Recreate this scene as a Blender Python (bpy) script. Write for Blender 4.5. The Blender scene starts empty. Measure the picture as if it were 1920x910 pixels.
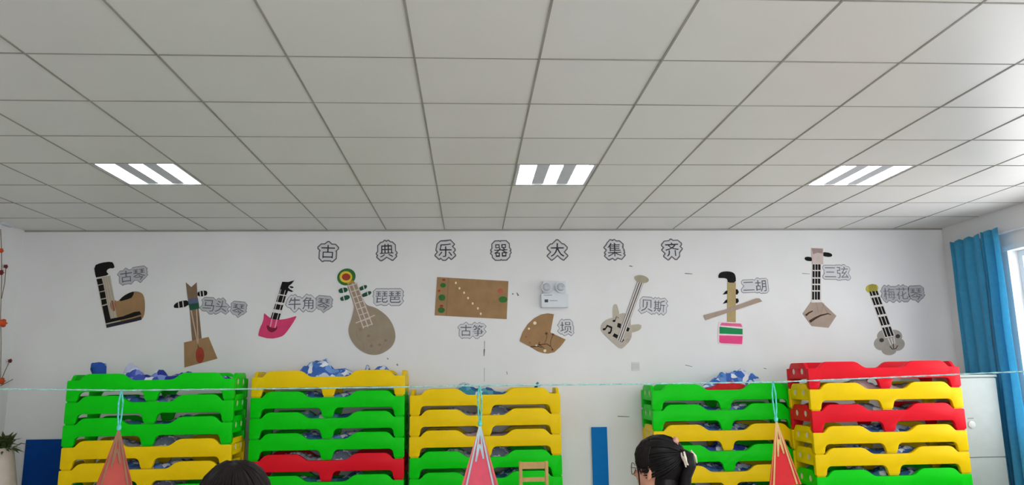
import bpy, bmesh, math, random
from mathutils import Vector, Matrix, Quaternion, noise
from mathutils.geometry import tessellate_polygon

random.seed(7)
SC = bpy.context.scene
COL = SC.collection
R = math.radians

# ------------------------------------------------------------------ camera
FPX = 1384.36                     # focal length in pixels of the 1920 px wide frame
PITCH, YAW, ROLL = 0.179622, 0.0578225, 0.01372
ROOM_H = 3.0
CAM = Vector((-0.3375, -7.5404, ROOM_H - 1.5064))
_c, _s = math.cos(YAW), math.sin(YAW)
_cp, _sp = math.cos(PITCH), math.sin(PITCH)
_cr, _sr = math.cos(ROLL), math.sin(ROLL)
FWD = Vector((_s * _cp, _c * _cp, _sp))
RIGHT0 = Vector((_c, -_s, 0))
UP0 = Vector((-_s * _sp, -_c * _sp, _cp))
RIGHT = RIGHT0 * _cr - UP0 * _sr
UP = RIGHT0 * _sr + UP0 * _cr
cam_data = bpy.data.cameras.new('camera')
cam_data.sensor_width = 36.0
cam_data.lens = FPX / 1920 * 36.0
cam_data.clip_start = 0.05
cam = bpy.data.objects.new('camera', cam_data)
COL.objects.link(cam)
cam.matrix_world = Matrix(((RIGHT.x, UP.x, -FWD.x, CAM.x), (RIGHT.y, UP.y, -FWD.y, CAM.y),
                           (RIGHT.z, UP.z, -FWD.z, CAM.z), (0, 0, 0, 1)))
SC.camera = cam

# ------------------------------------------------------------------ light
SKY_STRENGTH = 6.4
TUBE_STRENGTH = 17.0
SC.view_settings.view_transform = 'Standard'
SC.view_settings.look = 'None'
SC.view_settings.gamma = 1.0
SC.view_settings.use_curve_mapping = False
SC.view_settings.exposure = 0.16
world = bpy.data.worlds.new('overcast_sky')
SC.world = world
world.use_nodes = True
bg = world.node_tree.nodes['Background']
bg.inputs[0].default_value = (0.955, 0.975, 1.01, 1)
bg.inputs[1].default_value = SKY_STRENGTH
X_LEFT, X_RIGHT, Y_REAR = -4.80, 4.74, -10.2
WIN_Z0, WIN_Z1 = 0.9, 2.60
WINDOWS = [(-0.92, -2.7), (-5.2, -7.4)]
for (ya, yb) in WINDOWS:                              # daylight portals in the window openings
    ld = bpy.data.lights.new('window_portal', 'AREA')
    ld.shape = 'RECTANGLE'
    ld.size = WIN_Z1 - WIN_Z0
    ld.size_y = ya - yb
    ld.cycles.is_portal = True
    lo = bpy.data.objects.new('window_portal', ld)
    COL.objects.link(lo)
    lo.location = (X_RIGHT + 0.22, (ya + yb) / 2, (WIN_Z0 + WIN_Z1) / 2)
    lo.rotation_euler = (0, R(90), 0)
REAR_WINDOW = (-1.6, 4.3)
ld = bpy.data.lights.new('window_portal', 'AREA')
ld.shape = 'RECTANGLE'
ld.size = REAR_WINDOW[1] - REAR_WINDOW[0]
ld.size_y = WIN_Z1 - WIN_Z0
ld.cycles.is_portal = True
lo = bpy.data.objects.new('window_portal', ld)
COL.objects.link(lo)
lo.location = (sum(REAR_WINDOW) / 2, Y_REAR - .18, (WIN_Z0 + WIN_Z1) / 2)
lo.rotation_euler = (R(90), 0, 0)

# ------------------------------------------------------------------ helpers
def at(px, py, Y):
    """the point of the plane y = Y seen at a pixel of the 1920 x 910 photograph"""
    d = FWD + RIGHT * ((px - 960) / FPX) + UP * (-(py - 455) / FPX)
    return CAM + d * ((Y - CAM.y) / d.y)

def at_x(px, py, X):
    d = FWD + RIGHT * ((px - 960) / FPX) + UP * (-(py - 455) / FPX)
    return CAM + d * ((X - CAM.x) / d.x)

def lin(c):
    return tuple(((v / 255) / 12.92 if v / 255 <= 0.04045 else ((v / 255 + 0.055) / 1.055) ** 2.4) for v in c)

MATS = {}
def mat(name, rgb, rough=0.6, spec=0.4, vary=0.10, scale=14.0, bump=0.0, bscale=90.0, metal=0.0, emit=0.0, sheen=0.0):
    """procedural paint: base colour mottled by noise"""
    if name in MATS:
        return MATS[name]
    m = bpy.data.materials.new(name)
    m.use_nodes = True
    nt = m.node_tree
    b = nt.nodes['Principled BSDF']
    b.inputs['Roughness'].default_value = rough
    b.inputs['Specular IOR Level'].default_value = spec
    b.inputs['Metallic'].default_value = metal
    if sheen:
        b.inputs['Sheen Weight'].default_value = sheen
    c = lin(rgb)
    tc = nt.nodes.new('ShaderNodeTexCoord')
    n = nt.nodes.new('ShaderNodeTexNoise')
    n.inputs['Scale'].default_value = scale
    n.inputs['Detail'].default_value = 4
    nt.links.new(tc.outputs['Object'], n.inputs['Vector'])
    r = nt.nodes.new('ShaderNodeValToRGB')
    r.color_ramp.elements[0].position = 0.3
    r.color_ramp.elements[1].position = 0.7
    r.color_ramp.elements[0].color = (*[v * (1 - vary) for v in c], 1)
    r.color_ramp.elements[1].color = (*[min(1, v * (1 + vary)) for v in c], 1)
    nt.links.new(n.outputs['Fac'], r.inputs['Fac'])
    nt.links.new(r.outputs['Color'], b.inputs['Base Color'])
    if bump:
        n2 = nt.nodes.new('ShaderNodeTexNoise')
        n2.inputs['Scale'].default_value = bscale
        n2.inputs['Detail'].default_value = 3
        nt.links.new(tc.outputs['Object'], n2.inputs['Vector'])
        bp = nt.nodes.new('ShaderNodeBump')
        bp.inputs['Strength'].default_value = bump
        bp.inputs['Distance'].default_value = 0.01
        nt.links.new(n2.outputs['Fac'], bp.inputs['Height'])
        nt.links.new(bp.outputs['Normal'], b.inputs['Normal'])
    if emit:
        b.inputs['Emission Color'].default_value = (*c, 1)
        b.inputs['Emission Strength'].default_value = emit
    MATS[name] = m
    return m

def quilt_mat(name, cols, scale=16.0):
    """printed cotton: blotches of a few colours"""
    if name in MATS:
        return MATS[name]
    m = bpy.data.materials.new(name)
    m.use_nodes = True
    nt = m.node_tree
    b = nt.nodes['Principled BSDF']
    b.inputs['Roughness'].default_value = 0.85
    b.inputs['Specular IOR Level'].default_value = 0.15
    tc = nt.nodes.new('ShaderNodeTexCoord')
    n = nt.nodes.new('ShaderNodeTexNoise')
    n.inputs['Scale'].default_value = 6
    nt.links.new(tc.outputs['Object'], n.inputs['Vector'])
    mx = nt.nodes.new('ShaderNodeMixRGB')
    mx.inputs[0].default_value = 0.12
    nt.links.new(tc.outputs['Object'], mx.inputs[1])
    nt.links.new(n.outputs['Color'], mx.inputs[2])
    v = nt.nodes.new('ShaderNodeTexVoronoi')
    v.inputs['Scale'].default_value = scale
    nt.links.new(mx.outputs[0], v.inputs['Vector'])
    sx = nt.nodes.new('ShaderNodeSeparateColor')
    nt.links.new(v.outputs['Color'], sx.inputs[0])
    r = nt.nodes.new('ShaderNodeValToRGB')
    r.color_ramp.interpolation = 'CONSTANT'
    while len(r.color_ramp.elements) < len(cols):
        r.color_ramp.elements.new(0.5)
    for i, c in enumerate(cols):
        r.color_ramp.elements[i].position = i / len(cols)
        r.color_ramp.elements[i].color = (*lin(c), 1)
    nt.links.new(sx.outputs[0], r.inputs['Fac'])
    nt.links.new(r.outputs['Color'], b.inputs['Base Color'])
    MATS[name] = m
    return m

class MB:
    """collects shapes into one mesh"""
    def __init__(self):
        self.v, self.f, self.m, self.flat = [], [], [], set()
    def add(self, verts, faces, mi=0):
        o = len(self.v)
        self.v += [tuple(p) for p in verts]
        self.f += [tuple(i + o for i in f) for f in faces]
        self.m += [mi] * len(faces)
        return self
    def box(self, a, b, mi=0, bevel=0.0):
        x0, x1 = sorted((a[0], b[0])); y0, y1 = sorted((a[1], b[1])); z0, z1 = sorted((a[2], b[2]))
        if bevel:
            bm = bmesh.new()
            bmesh.ops.create_cube(bm, size=1)
            for v in bm.verts:
                v.co = Vector(((x0 + x1) / 2 + v.co.x * (x1 - x0), (y0 + y1) / 2 + v.co.y * (y1 - y0), (z0 + z1) / 2 + v.co.z * (z1 - z0)))
            bmesh.ops.bevel(bm, geom=bm.edges[:], offset=bevel, segments=2, affect='EDGES')
            bm.verts.index_update()
            self.add([v.co[:] for v in bm.verts], [[v.index for v in f.verts] for f in bm.faces], mi)
            bm.free()
            return self
        return self.add([(x0, y0, z0), (x1, y0, z0), (x1, y1, z0), (x0, y1, z0), (x0, y0, z1), (x1, y0, z1), (x1, y1, z1), (x0, y1, z1)],
                        [(0, 3, 2, 1), (4, 5, 6, 7), (0, 1, 5, 4), (1, 2, 6, 5), (2, 3, 7, 6), (3, 0, 4, 7)], mi)
    def tube(self, pts, rad, n=8, mi=0, caps=True):
        pts = [Vector(p) for p in pts]
        if not isinstance(rad, (list, tuple)):
            rad = [rad] * len(pts)
        rings = []
        prev = None
        for i, p in enumerate(pts):
            t = (pts[min(i + 1, len(pts) - 1)] - pts[max(i - 1, 0)]).normalized()
            a = prev if prev is not None else (Vector((0, 0, 1)) if abs(t.z) < 0.9 else Vector((1, 0, 0)))
            u = (a - t * a.dot(t)).normalized()
            w = t.cross(u)
            prev = u
            rings.append([p + (u * math.cos(k * 2 * math.pi / n) + w * math.sin(k * 2 * math.pi / n)) * rad[i] for k in range(n)])
        vs = [q for r in rings for q in r]
        fs = []
        for i in range(len(pts) - 1):
            for k in range(n):
                k2 = (k + 1) % n
                fs.append((i * n + k, i * n + k2, (i + 1) * n + k2, (i + 1) * n + k))
        if caps:
            fs.append(tuple(reversed(range(n))))
            fs.append(tuple((len(pts) - 1) * n + k for k in range(n)))
        return self.add(vs, fs, mi)
    def ball(self, c, r, nu=16, nv=10, mi=0, fn=None):
        c = Vector(c)
        if not isinstance(r, (list, tuple)):
            r = (r, r, r)
        vs, fs = [], []
        for j in range(nv + 1):
            th = math.pi * j / nv
            for i in range(nu):
                ph = 2 * math.pi * i / nu
                d = Vector((math.sin(th) * math.cos(ph), math.sin(th) * math.sin(ph), math.cos(th)))
                k = fn(d) if fn else 1.0
                vs.append(c + Vector((d.x * r[0] * k, d.y * r[1] * k, d.z * r[2] * k)))
        for j in range(nv):
            for i in range(nu):
                i2 = (i + 1) % nu
                if j == 0:
                    fs.append((i, (nv and nu + i), nu + i2))
                elif j == nv - 1:
                    fs.append((j * nu + i, (j + 1) * nu + i, j * nu + i2))
                else:
                    fs.append((j * nu + i, (j + 1) * nu + i, (j + 1) * nu + i2, j * nu + i2))
        return self.add(vs, fs, mi)
    def prism(self, polys, t0, t1, mi=0, axis='y', rim=0.0):
        """outline(s) in the (a, b) plane, even-odd holes, extruded along the axis from t0 to t1"""
        def P(a, b, t):
            return (a, t, b) if axis == 'y' else ((t, a, b) if axis == 'x' else (a, b, t))
        polys = [[(p[0], p[1]) for p in q] for q in polys]
        if len(polys) > 1:                                # islands first: each outer loop with its own holes
            def inside(p, q):
                c = False
                for i in range(len(q)):
                    (xa, ya), (xb, yb) = q[i - 1], q[i]
                    if (ya > p[1]) != (yb > p[1]) and p[0] < (xb - xa) * (p[1] - ya) / (yb - ya) + xa:
                        c = not c
                return c
            depth = [sum(inside(p[0], q) for q in polys if q is not p) for p in polys]
            outer = [p for p, d in zip(polys, depth) if d % 2 == 0]
            if len(outer) > 1:
                for o_ in outer:
                    holes = [p for p, d in zip(polys, depth) if d % 2 and inside(p[0], o_) and d == depth[polys.index(o_)] + 1]
                    self.prism([o_] + holes, t0, t1, mi, axis, rim)
                return self
            polys = outer + [p for p in polys if p is not outer[0]]
        flat = [p for q in polys for p in q]
        tris = tessellate_polygon([[Vector((p[0], p[1], 0)) for p in q] for q in polys])
        def ring(off, t):
            out = []
            for q in polys:
                n = len(q)
                area = sum(q[i][0] * q[(i + 1) % n][1] - q[(i + 1) % n][0] * q[i][1] for i in range(n))
                sg = 1 if area > 0 else -1
                if q is not polys[0]:
                    sg = -sg
                for i in range(n):
                    if off == 0:
                        out.append(P(q[i][0], q[i][1], t)); continue
                    a, b, c = Vector(q[i - 1]), Vector(q[i]), Vector(q[(i + 1) % n])
                    d1 = (b - a).normalized(); d2 = (c - b).normalized()
                    nn = Vector((-d1.y - d2.y, d1.x + d2.x)) * sg
                    if nn.length < 1e-6:
                        nn = Vector((-d1.y, d1.x)) * sg
                    nn.normalize()
                    cs = max(0.5, nn.dot(Vector((-d1.y, d1.x)) * sg))
                    out.append(P(b.x + nn.x * off / cs, b.y + nn.y * off / cs, t))
            return out
        sgn = 1 if t1 > t0 else -1
        if rim:
            levels = [(rim, t0), (rim * 0.3, t0 + sgn * rim * 0.3), (0, t0 + sgn * rim), (0, t1 - sgn * rim), (rim * 0.3, t1 - sgn * rim * 0.3), (rim, t1)]
        else:
            levels = [(0, t0), (0, t1)]
        vs, fs = [], []
        N = len(flat)
        for off, t in levels:
            vs += ring(off, t)
        L = len(levels)
        if len(polys) == 1:                              # no holes: the cap is one n-gon
            self.flat |= {len(self.f), len(self.f) + 1}
            fs.append(tuple(range(N)))
            fs.append(tuple(reversed(range((L - 1) * N, L * N))))
            tris = []
        self.flat |= set(range(len(self.f) + len(fs), len(self.f) + len(fs) + 2 * len(tris)))
        for (a, b, c) in tris:
            fs.append((a, b, c))
            fs.append(((L - 1) * N + a, (L - 1) * N + c, (L - 1) * N + b))
        o = 0
        for q in polys:
            n = len(q)
            for l in range(L - 1):
                for i in range(n):
                    j = (i + 1) % n
                    fs.append((l * N + o + i, l * N + o + j, (l + 1) * N + o + j, (l + 1) * N + o + i))
            o += n
        return self.add(vs, fs, mi)
    def mesh(self, name, mats, smooth=None):
        me = bpy.data.meshes.new(name)
        me.from_pydata(self.v, [], self.f)
        for m in (mats if isinstance(mats, (list, tuple)) else [mats]):
            me.materials.append(m)
        for p, i in zip(me.polygons, self.m):
            p.material_index = i
        bm = bmesh.new(); bm.from_mesh(me)
        bmesh.ops.recalc_face_normals(bm, faces=bm.faces)
        bm.to_mesh(me); bm.free()
        if smooth is not None:
            for p in me.polygons:
                p.use_smooth = p.index not in self.flat
            me.set_sharp_from_angle(angle=R(smooth))
        me.update()
        return me
    def build(self, name, mats, parent=None, smooth=None, loc=None):
        o = bpy.data.objects.new(name, self.mesh(name, mats, smooth))
        COL.objects.link(o)
        if parent:
            o.parent = parent
        if loc:
            o.location = loc
        return o

def tag(o, label, cat, group=None, kind=None):
    if label: o['label'] = label
    if cat: o['category'] = cat
    if group: o['group'] = group
    if kind: o['kind'] = kind
    return o

def thing(name, label, cat, loc=(0, 0, 0), rz=0, group=None):
    o = bpy.data.objects.new(name, None)
    o.empty_display_size = 0.05
    COL.objects.link(o)
    o.location = loc
    o.rotation_euler = (0, 0, rz)
    return tag(o, label, cat, group)

def struct(o):
    o['kind'] = 'structure'
    return o

def shift(mb, d):
    mb.v = [(p[0] - d[0], p[1] - d[1], p[2] - d[2]) for p in mb.v]
    return mb

def ell(cx, cy, rx, ry, n=24, rot=0):
    c, s = math.cos(R(rot)), math.sin(R(rot))
    return [(cx + rx * math.cos(a) * c - ry * math.sin(a) * s, cy + rx * math.cos(a) * s + ry * math.sin(a) * c) for a in [2 * math.pi * i / n for i in range(n)]]

def line(p, q, w, w2=None):
    w2 = w if w2 is None else w2
    d = Vector((q[0] - p[0], q[1] - p[1])).normalized()
    n = Vector((-d.y, d.x))
    return [(p[0] + n.x * w / 2, p[1] + n.y * w / 2), (q[0] + n.x * w2 / 2, q[1] + n.y * w2 / 2), (q[0] - n.x * w2 / 2, q[1] - n.y * w2 / 2), (p[0] - n.x * w / 2, p[1] - n.y * w / 2)]

def stroke(pts, w0, w1=None):
    """a ribbon outline along a polyline"""
    w1 = w0 if w1 is None else w1
    P = [Vector(p) for p in pts]
    L, Rr = [], []
    for i, p in enumerate(P):
        t = (P[min(i + 1, len(P) - 1)] - P[max(i - 1, 0)]).normalized()
        n = Vector((-t.y, t.x)) * ((w0 + (w1 - w0) * i / (len(P) - 1)) / 2)
        L.append((p + n)[:2]); Rr.append((p - n)[:2])
    return L + Rr[::-1]

def smooth_loop(pts, it=2):
    """corner cutting: a hand-cut curved outline"""
    for _ in range(it):
        out = []
        for i in range(len(pts)):
            a, b = pts[i], pts[(i + 1) % len(pts)]
            out.append((a[0] * .75 + b[0] * .25, a[1] * .75 + b[1] * .25))
            out.append((a[0] * .25 + b[0] * .75, a[1] * .25 + b[1] * .75))
        pts = out
    return pts

def round_poly(pts, n=5):
    """pts: (x, y, radius): fillets each corner"""
    out = []
    for i in range(len(pts)):
        a, b, c = pts[i - 1], pts[i], pts[(i + 1) % len(pts)]
        r = b[2]
        A, B, C = Vector(a[:2]), Vector(b[:2]), Vector(c[:2])
        if r <= 0:
            out.append(b[:2]); continue
        d1, d2 = (A - B), (C - B)
        k1, k2 = min(r, d1.length * .49), min(r, d2.length * .49)
        p, q = B + d1.normalized() * k1, B + d2.normalized() * k2
        for j in range(n + 1):
            t = j / n
            w = p * (1 - t) ** 2 + B * 2 * t * (1 - t) + q * t * t
            out.append((w.x, w.y))
    return out

# ------------------------------------------------------------------ materials of the room
def ceiling_mat():
    m = mat('ceiling_panel', (231, 229, 224), rough=0.36, spec=0.35, vary=0.012, scale=2.0, bump=0.05, bscale=160)
    return m
M_WALL = mat('wall_paint', (230, 230, 229), rough=0.72, spec=0.25, vary=0.035, scale=1.6, bump=0.03, bscale=40)
M_WALL2 = M_WALL
M_CEIL = ceiling_mat()
M_TBAR = mat('ceiling_bar', (156, 153, 145), rough=0.6, vary=0.15, scale=3)
M_FLOOR = mat('floor_vinyl', (172, 169, 168), rough=0.45, vary=0.08, scale=5)
M_STAIN = mat('wall_stain', (120, 118, 114), rough=0.8, vary=0.3, scale=60)
M_FRAME = mat('window_frame_white', (225, 232, 236), rough=0.4, vary=0.03)
M_TRIM = mat('skirting', (190, 190, 186), rough=0.5, vary=0.05)

def glass_mat():
    m = bpy.data.materials.new('window_glass')
    m.use_nodes = True
    nt = m.node_tree
    nt.nodes.remove(nt.nodes['Principled BSDF'])
    tr = nt.nodes.new('ShaderNodeBsdfTransparent')
    gl = nt.nodes.new('ShaderNodeBsdfGlossy')
    gl.inputs['Roughness'].default_value = 0.03
    mx = nt.nodes.new('ShaderNodeMixShader')
    mx.inputs[0].default_value = 0.05
    nt.links.new(tr.outputs[0], mx.inputs[1])
    nt.links.new(gl.outputs[0], mx.inputs[2])
    nt.links.new(mx.outputs[0], nt.nodes['Material Output'].inputs['Surface'])
    return m
M_GLASS = glass_mat()

# ------------------------------------------------------------------ the room
struct(MB().box((X_LEFT - .2, Y_REAR - .2, -.1), (X_RIGHT + .24, .2, 0)).build('floor', M_FLOOR))
bw = MB()
bw.box((X_LEFT - .2, 0, 0), (X_RIGHT + .24, .2, ROOM_H + .1), 0)
for (p, q, w0, w1) in [((908.5, 640), (908, 662), 1.2, .8), ((908, 655), (907.5, 668), 2.4, 1.6), ((908, 690), (908, 716), .7, .7), ((960, 551), (963, 552), 2.5, 2.0),
                   ((969, 549), (972, 555), 1.6, 3.0), ((1284, 513), (1298, 514), 1.6, 1.2), ((1180, 499), (1186, 500), 2.0, 1.5),
                   ((1504, 513), (1518, 514), 1.0, .8), ((1285, 685), (1298, 688), 1.2, .8), ((1158, 781), (1180, 782), 1.6, 1.2),
                   ((744, 683), (746, 686), 3.0, 2.0), ((726, 672), (728, 674), 2, 2), ((1432, 691), (1437, 692), 1.5, 1), ((950, 697), (951, 703), 1.2, 1)]:
    quad = [at(x, y, 0) for x, y in line(p, q, w0, w1)]
    bw.prism([[(v.x, v.z) for v in quad]], 0.001, -0.0006, 1)
struct(bw.build('wall_back', [M_WALL, M_STAIN]))
struct(MB().box((X_LEFT - .2, Y_REAR, 0), (X_LEFT, 0, ROOM_H + .1)).build('wall_left', M_WALL2))
ra, rb = REAR_WINDOW
rr = MB().box((X_LEFT - .2, Y_REAR - .2, 0), (ra, Y_REAR, ROOM_H + .1)).box((rb, Y_REAR - .2, 0), (X_RIGHT + .24, Y_REAR, ROOM_H + .1))
rr.box((ra, Y_REAR - .2, 0), (rb, Y_REAR, WIN_Z0)).box((ra, Y_REAR - .2, WIN_Z1), (rb, Y_REAR, ROOM_H + .1))
struct(rr.build('wall_rear', M_WALL2))
fr = MB()
for i in range(6):
    x = ra + (rb - ra) * i / 5
    x = min(max(x, ra + .03), rb - .03)
    fr.box((x - .028, Y_REAR - .14, WIN_Z0), (x + .028, Y_REAR - .08, WIN_Z1))
for z_ in (WIN_Z0 + .03, 2.17, WIN_Z1 - .03):
    fr.box((ra, Y_REAR - .138, z_ - .028), (rb, Y_REAR - .082, z_ + .028))
w = struct(fr.build('window_3', M_FRAME))
MB().box((ra + .01, Y_REAR - .113, WIN_Z0 + .02), (rb - .01, Y_REAR - .107, WIN_Z1 - .02)).build('window_pane', M_GLASS, w)
rw = MB()
ys = [0.0]
for a, b in WINDOWS:
    ys += [a, b]
ys.append(Y_REAR)
for i in range(0, len(ys), 2):
    rw.box((X_RIGHT, ys[i], 0), (X_RIGHT + .24, ys[i + 1], ROOM_H + .1))
for a, b in WINDOWS:
    rw.box((X_RIGHT, a, 0), (X_RIGHT + .24, b, WIN_Z0))
    rw.box((X_RIGHT, a, WIN_Z1), (X_RIGHT + .24, b, ROOM_H + .1))
struct(rw.build('wall_right', M_WALL2))

# suspended ceiling: 0.6 m panels between bars, pattern kept in one mesh
TILE, BAR = 0.6, 0.0105
LAMPS = [(-5, -4), (0, -4), (4, -4), (-5, -9), (0, -9), (4, -9), (-5, -14), (0, -14), (4, -14)]  # (column, row) of the panels that hold a lamp
ce = MB()
x_lines = [X_LEFT] + [i * TILE for i in range(-7, 8)] + [X_RIGHT]
nrow = int(-Y_REAR / TILE)
rnd = random.Random(3)
for a in range(len(x_lines) - 1):
    for r in range(nrow):
        x0, x1 = x_lines[a], x_lines[a + 1]
        y1, y0 = -r * TILE, -(r + 1) * TILE
        if any(abs(x0 - c * TILE) < .01 and r == -w - 1 for c, w in LAMPS):
            continue
        g = BAR / 2
        dz = [rnd.uniform(-.0022, .0012) for _ in range(4)]
        ce.add([(x0 + g, y0 + g, ROOM_H + .004 + dz[0]), (x1 - g, y0 + g, ROOM_H + .004 + dz[1]), (x1 - g, y1 - g, ROOM_H + .004 + dz[2]), (x0 + g, y1 - g, ROOM_H + .004 + dz[3])], [(0, 3, 2, 1)], 0)
for a, x in enumerate(x_lines[1:-1]):
    ce.box((x - BAR / 2, Y_REAR, ROOM_H), (x + BAR / 2, 0, ROOM_H + .03), 1)
for r in range(1, nrow + 1):
    for a in range(len(x_lines) - 1):
        w = BAR * rnd.choice((.4, .5, .6, .8)) / 2
        ce.box((x_lines[a] + BAR / 2, -r * TILE - w, ROOM_H + .001), (x_lines[a + 1] - BAR / 2, -r * TILE + w, ROOM_H + .03), 1)
ce.box((X_LEFT - .2, Y_REAR - .2, ROOM_H + .12), (X_RIGHT + .24, .2, ROOM_H + .2), 0)
ce.box((X_LEFT, -.012, ROOM_H - .012), (X_RIGHT, 0, ROOM_H + .02), 1)
struct(ce.build('ceiling', [M_CEIL, M_TBAR]))

for k, (a, b) in enumerate(WINDOWS):
    fx0, fx1 = X_RIGHT + .10, X_RIGHT + .16
    fr = MB()
    t = .055
    zt = 2.17                                             # transom
    fr.box((fx0, a, WIN_Z0), (fx1, b, WIN_Z0 + t)); fr.box((fx0, a, WIN_Z1 - t), (fx1, b, WIN_Z1))
    n = 3
    for i in range(n + 1):
        y = a + (b - a) * i / n
        y = min(max(y, b + t / 2), a - t / 2)
        fr.box((fx0, y - t / 2, WIN_Z0 + t), (fx1, y + t / 2, WIN_Z1 - t))
    for i in range(n):
        ya, yb = a + (b - a) * i / n, a + (b - a) * (i + 1) / n
        fr.box((fx0 + .004, ya - t / 2, zt - t / 2), (fx1 - .004, yb + t / 2, zt + t / 2))
    w = struct(fr.build('window_%d' % (k + 1), M_FRAME))
    MB().box((fx0 + .025, a - .01, WIN_Z0 + .02), (fx0 + .031, b + .01, WIN_Z1 - .02)).build('window_pane', M_GLASS, w)
    if k == 0:
        fr2 = MB().box((X_RIGHT - .012, a + .06, WIN_Z1), (X_RIGHT, b - .06, WIN_Z1 + .05)).box((X_RIGHT - .012, b - .06, WIN_Z0), (X_RIGHT, b, WIN_Z1 + .05))
        fr2.build('window_casing', M_FRAME, w)
    MB().box((X_RIGHT - .04, a + .03, WIN_Z0 - .03), (X_RIGHT + .10, b - .03, WIN_Z0 - .001)).build('window_sill', M_FRAME, w)
struct(MB().box((X_LEFT, -.015, 0), (X_RIGHT, 0, .1)).build('baseboard_back', M_TRIM))

# ------------------------------------------------------------------ ceiling lamps
M_LHOUSE = mat('lamp_housing', (205, 207, 210), rough=0.35, vary=0.03)
M_TUBE = mat('lamp_tube', (250, 252, 255), rough=0.4, vary=0.0, emit=TUBE_STRENGTH)
M_LOUV = mat('lamp_louvre', (200, 202, 210), rough=0.35, vary=0.04)
lamp_src = None
def copy_tree(o, parent=None):
    c = o.copy()
    COL.objects.link(c)
    c.parent = parent
    for ch in list(o.children):
        copy_tree(ch, c)
    return c
lamp_words = {(-5, -4): 'leftmost of the three lit ceiling panel lamps, with three white tubes', (0, -4): 'middle of the three lit ceiling panel lamps, above the wall title',
              (4, -4): 'rightmost of the three lit ceiling panel lamps, nearest the window'}
row_word = {-9: 'in the second row of lamps, overhead of the classroom', -14: 'in the rearmost row of lamps'}
col_word = {-5: 'left', 0: 'middle', 4: 'right'}
for (c, w) in LAMPS:
    lab = lamp_words.get((c, w), '%s ceiling panel lamp %s' % (col_word[c], row_word.get(w, '')))
    if lamp_src is None:
        lamp_src = t = thing('ceiling_lamp', lab, 'lamp', group='recessed ceiling lamps')
        h = MB()
        s = TILE
        h.box((.008, .008, .012), (.03, s - .008, .10)).box((s - .03, .008, .012), (s - .008, s - .008, .10))
        h.box((.03, .008, .012), (s - .03, .024, .10)).box((.03, s - .024, .012), (s - .03, s - .008, .10))
        h.box((.008, .008, .10), (s - .008, s - .008, .112))
        h.build('housing', M_LHOUSE, t)
        for k in range(3):
            cx = .105 + k * .195
            # a bright parabolic trough round each tube
            MB().prism([[(cx - .046, .030), (cx - .038, .016), (cx + .038, .016), (cx + .046, .030), (cx + .045, .06), (cx - .045, .06)]], .034, s - .034).build('tube', M_TUBE, t)
        for k in range(2):
            cx = .2025 + k * .195
            MB().box((cx - .048, .026, .018), (cx + .048, s - .026, .06)).build('louvre_blade', M_LOUV, t)
        o = t
    else:
        o = copy_tree(lamp_src)
        o['label'] = lab
    o.location = (c * TILE, w * TILE, ROOM_H - .008)

# ------------------------------------------------------------------ cut-outs on the back wall
def Z(ox, oy, s, pts):
    return [(ox + p[0] / s, oy + p[1] / s) for p in pts]

def wall_piece(name, polys, t0, t1, m, parent, origin, rim=0.0, label=None):
    """px outlines cut out of card, stuck on the back wall between depths t0 and t1"""
    W = [[(v.x - origin.x, v.z - origin.z) for v in (at(p[0], p[1], 0) for p in q)] for q in polys]
    o = MB().prism(W, -t0, -t1, rim=rim).build(name, m, parent, smooth=40 if rim else None)
    if label:
        o['label'] = label
    return o

CARD = mat('brown_cardboard', (160, 127, 90), rough=0.85, spec=0.15, vary=0.10, scale=9, bump=0.1, bscale=120)
CARD_G = mat('grey_cardboard', (158, 144, 124), rough=0.85, spec=0.15, vary=0.08, scale=9, bump=0.1, bscale=120)
CARD_P = mat('pale_cardboard', (186, 178, 160), rough=0.85, spec=0.15, vary=0.07, scale=9)
CARD_T = mat('tan_cardboard', (178, 158, 112), rough=0.85, spec=0.15, vary=0.08, scale=9)
CARD_W = mat('greyish_cardboard', (170, 152, 138), rough=0.85, spec=0.15, vary=0.08, scale=9)
BLACK = mat('black_paper', (22, 21, 21), rough=0.75, spec=0.2, vary=0.25, scale=20)
WHITE = mat('white_paper_tape', (222, 216, 212), rough=0.8, spec=0.15, vary=0.05)
PINK = mat('pink_paper', (214, 66, 112), rough=0.75, spec=0.2, vary=0.08)
PINK2 = mat('bright_pink_paper', (236, 78, 138), rough=0.75, spec=0.2, vary=0.06)
CRIM = mat('dark_red_paper', (122, 18, 44), rough=0.75, vary=0.12)
REDM = mat('red_paint', (158, 56, 30), rough=0.7, vary=0.15)
GREEND = mat('dark_green_paper', (24, 84, 58), rough=0.75, vary=0.12)
GREEN = mat('green_paper', (12, 140, 78), rough=0.75, vary=0.06)
LEAFG = mat('leaf_green_paint', (46, 110, 44), rough=0.7, vary=0.15)
YEL = mat('yellow_paint', (226, 196, 60), rough=0.7, vary=0.10)
OLIVE = mat('yellow_olive_paper', (186, 174, 62), rough=0.75, vary=0.12)
BLUEG = mat('grey_blue_paper', (92, 98, 128), rough=0.75, vary=0.12)
BROWNP = mat('dark_brown_paint', (64, 42, 28), rough=0.8, vary=0.2)
ROSE = mat('dull_rose_paint', (150, 92, 70), rough=0.8, vary=0.2)
CREAM = mat('cream_dots', (236, 218, 190), rough=0.7, vary=0.04)
A, B_, C_, D_ = 0.0008, 0.005, 0.0066, 0.0082          # layer depths off the wall

def instrument(name, label, cx, cy):
    o = at(cx, cy, 0)
    return thing(name, label, 'wall decoration', (o.x, 0, o.z), group='cardboard instruments on the back wall'), o

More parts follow.
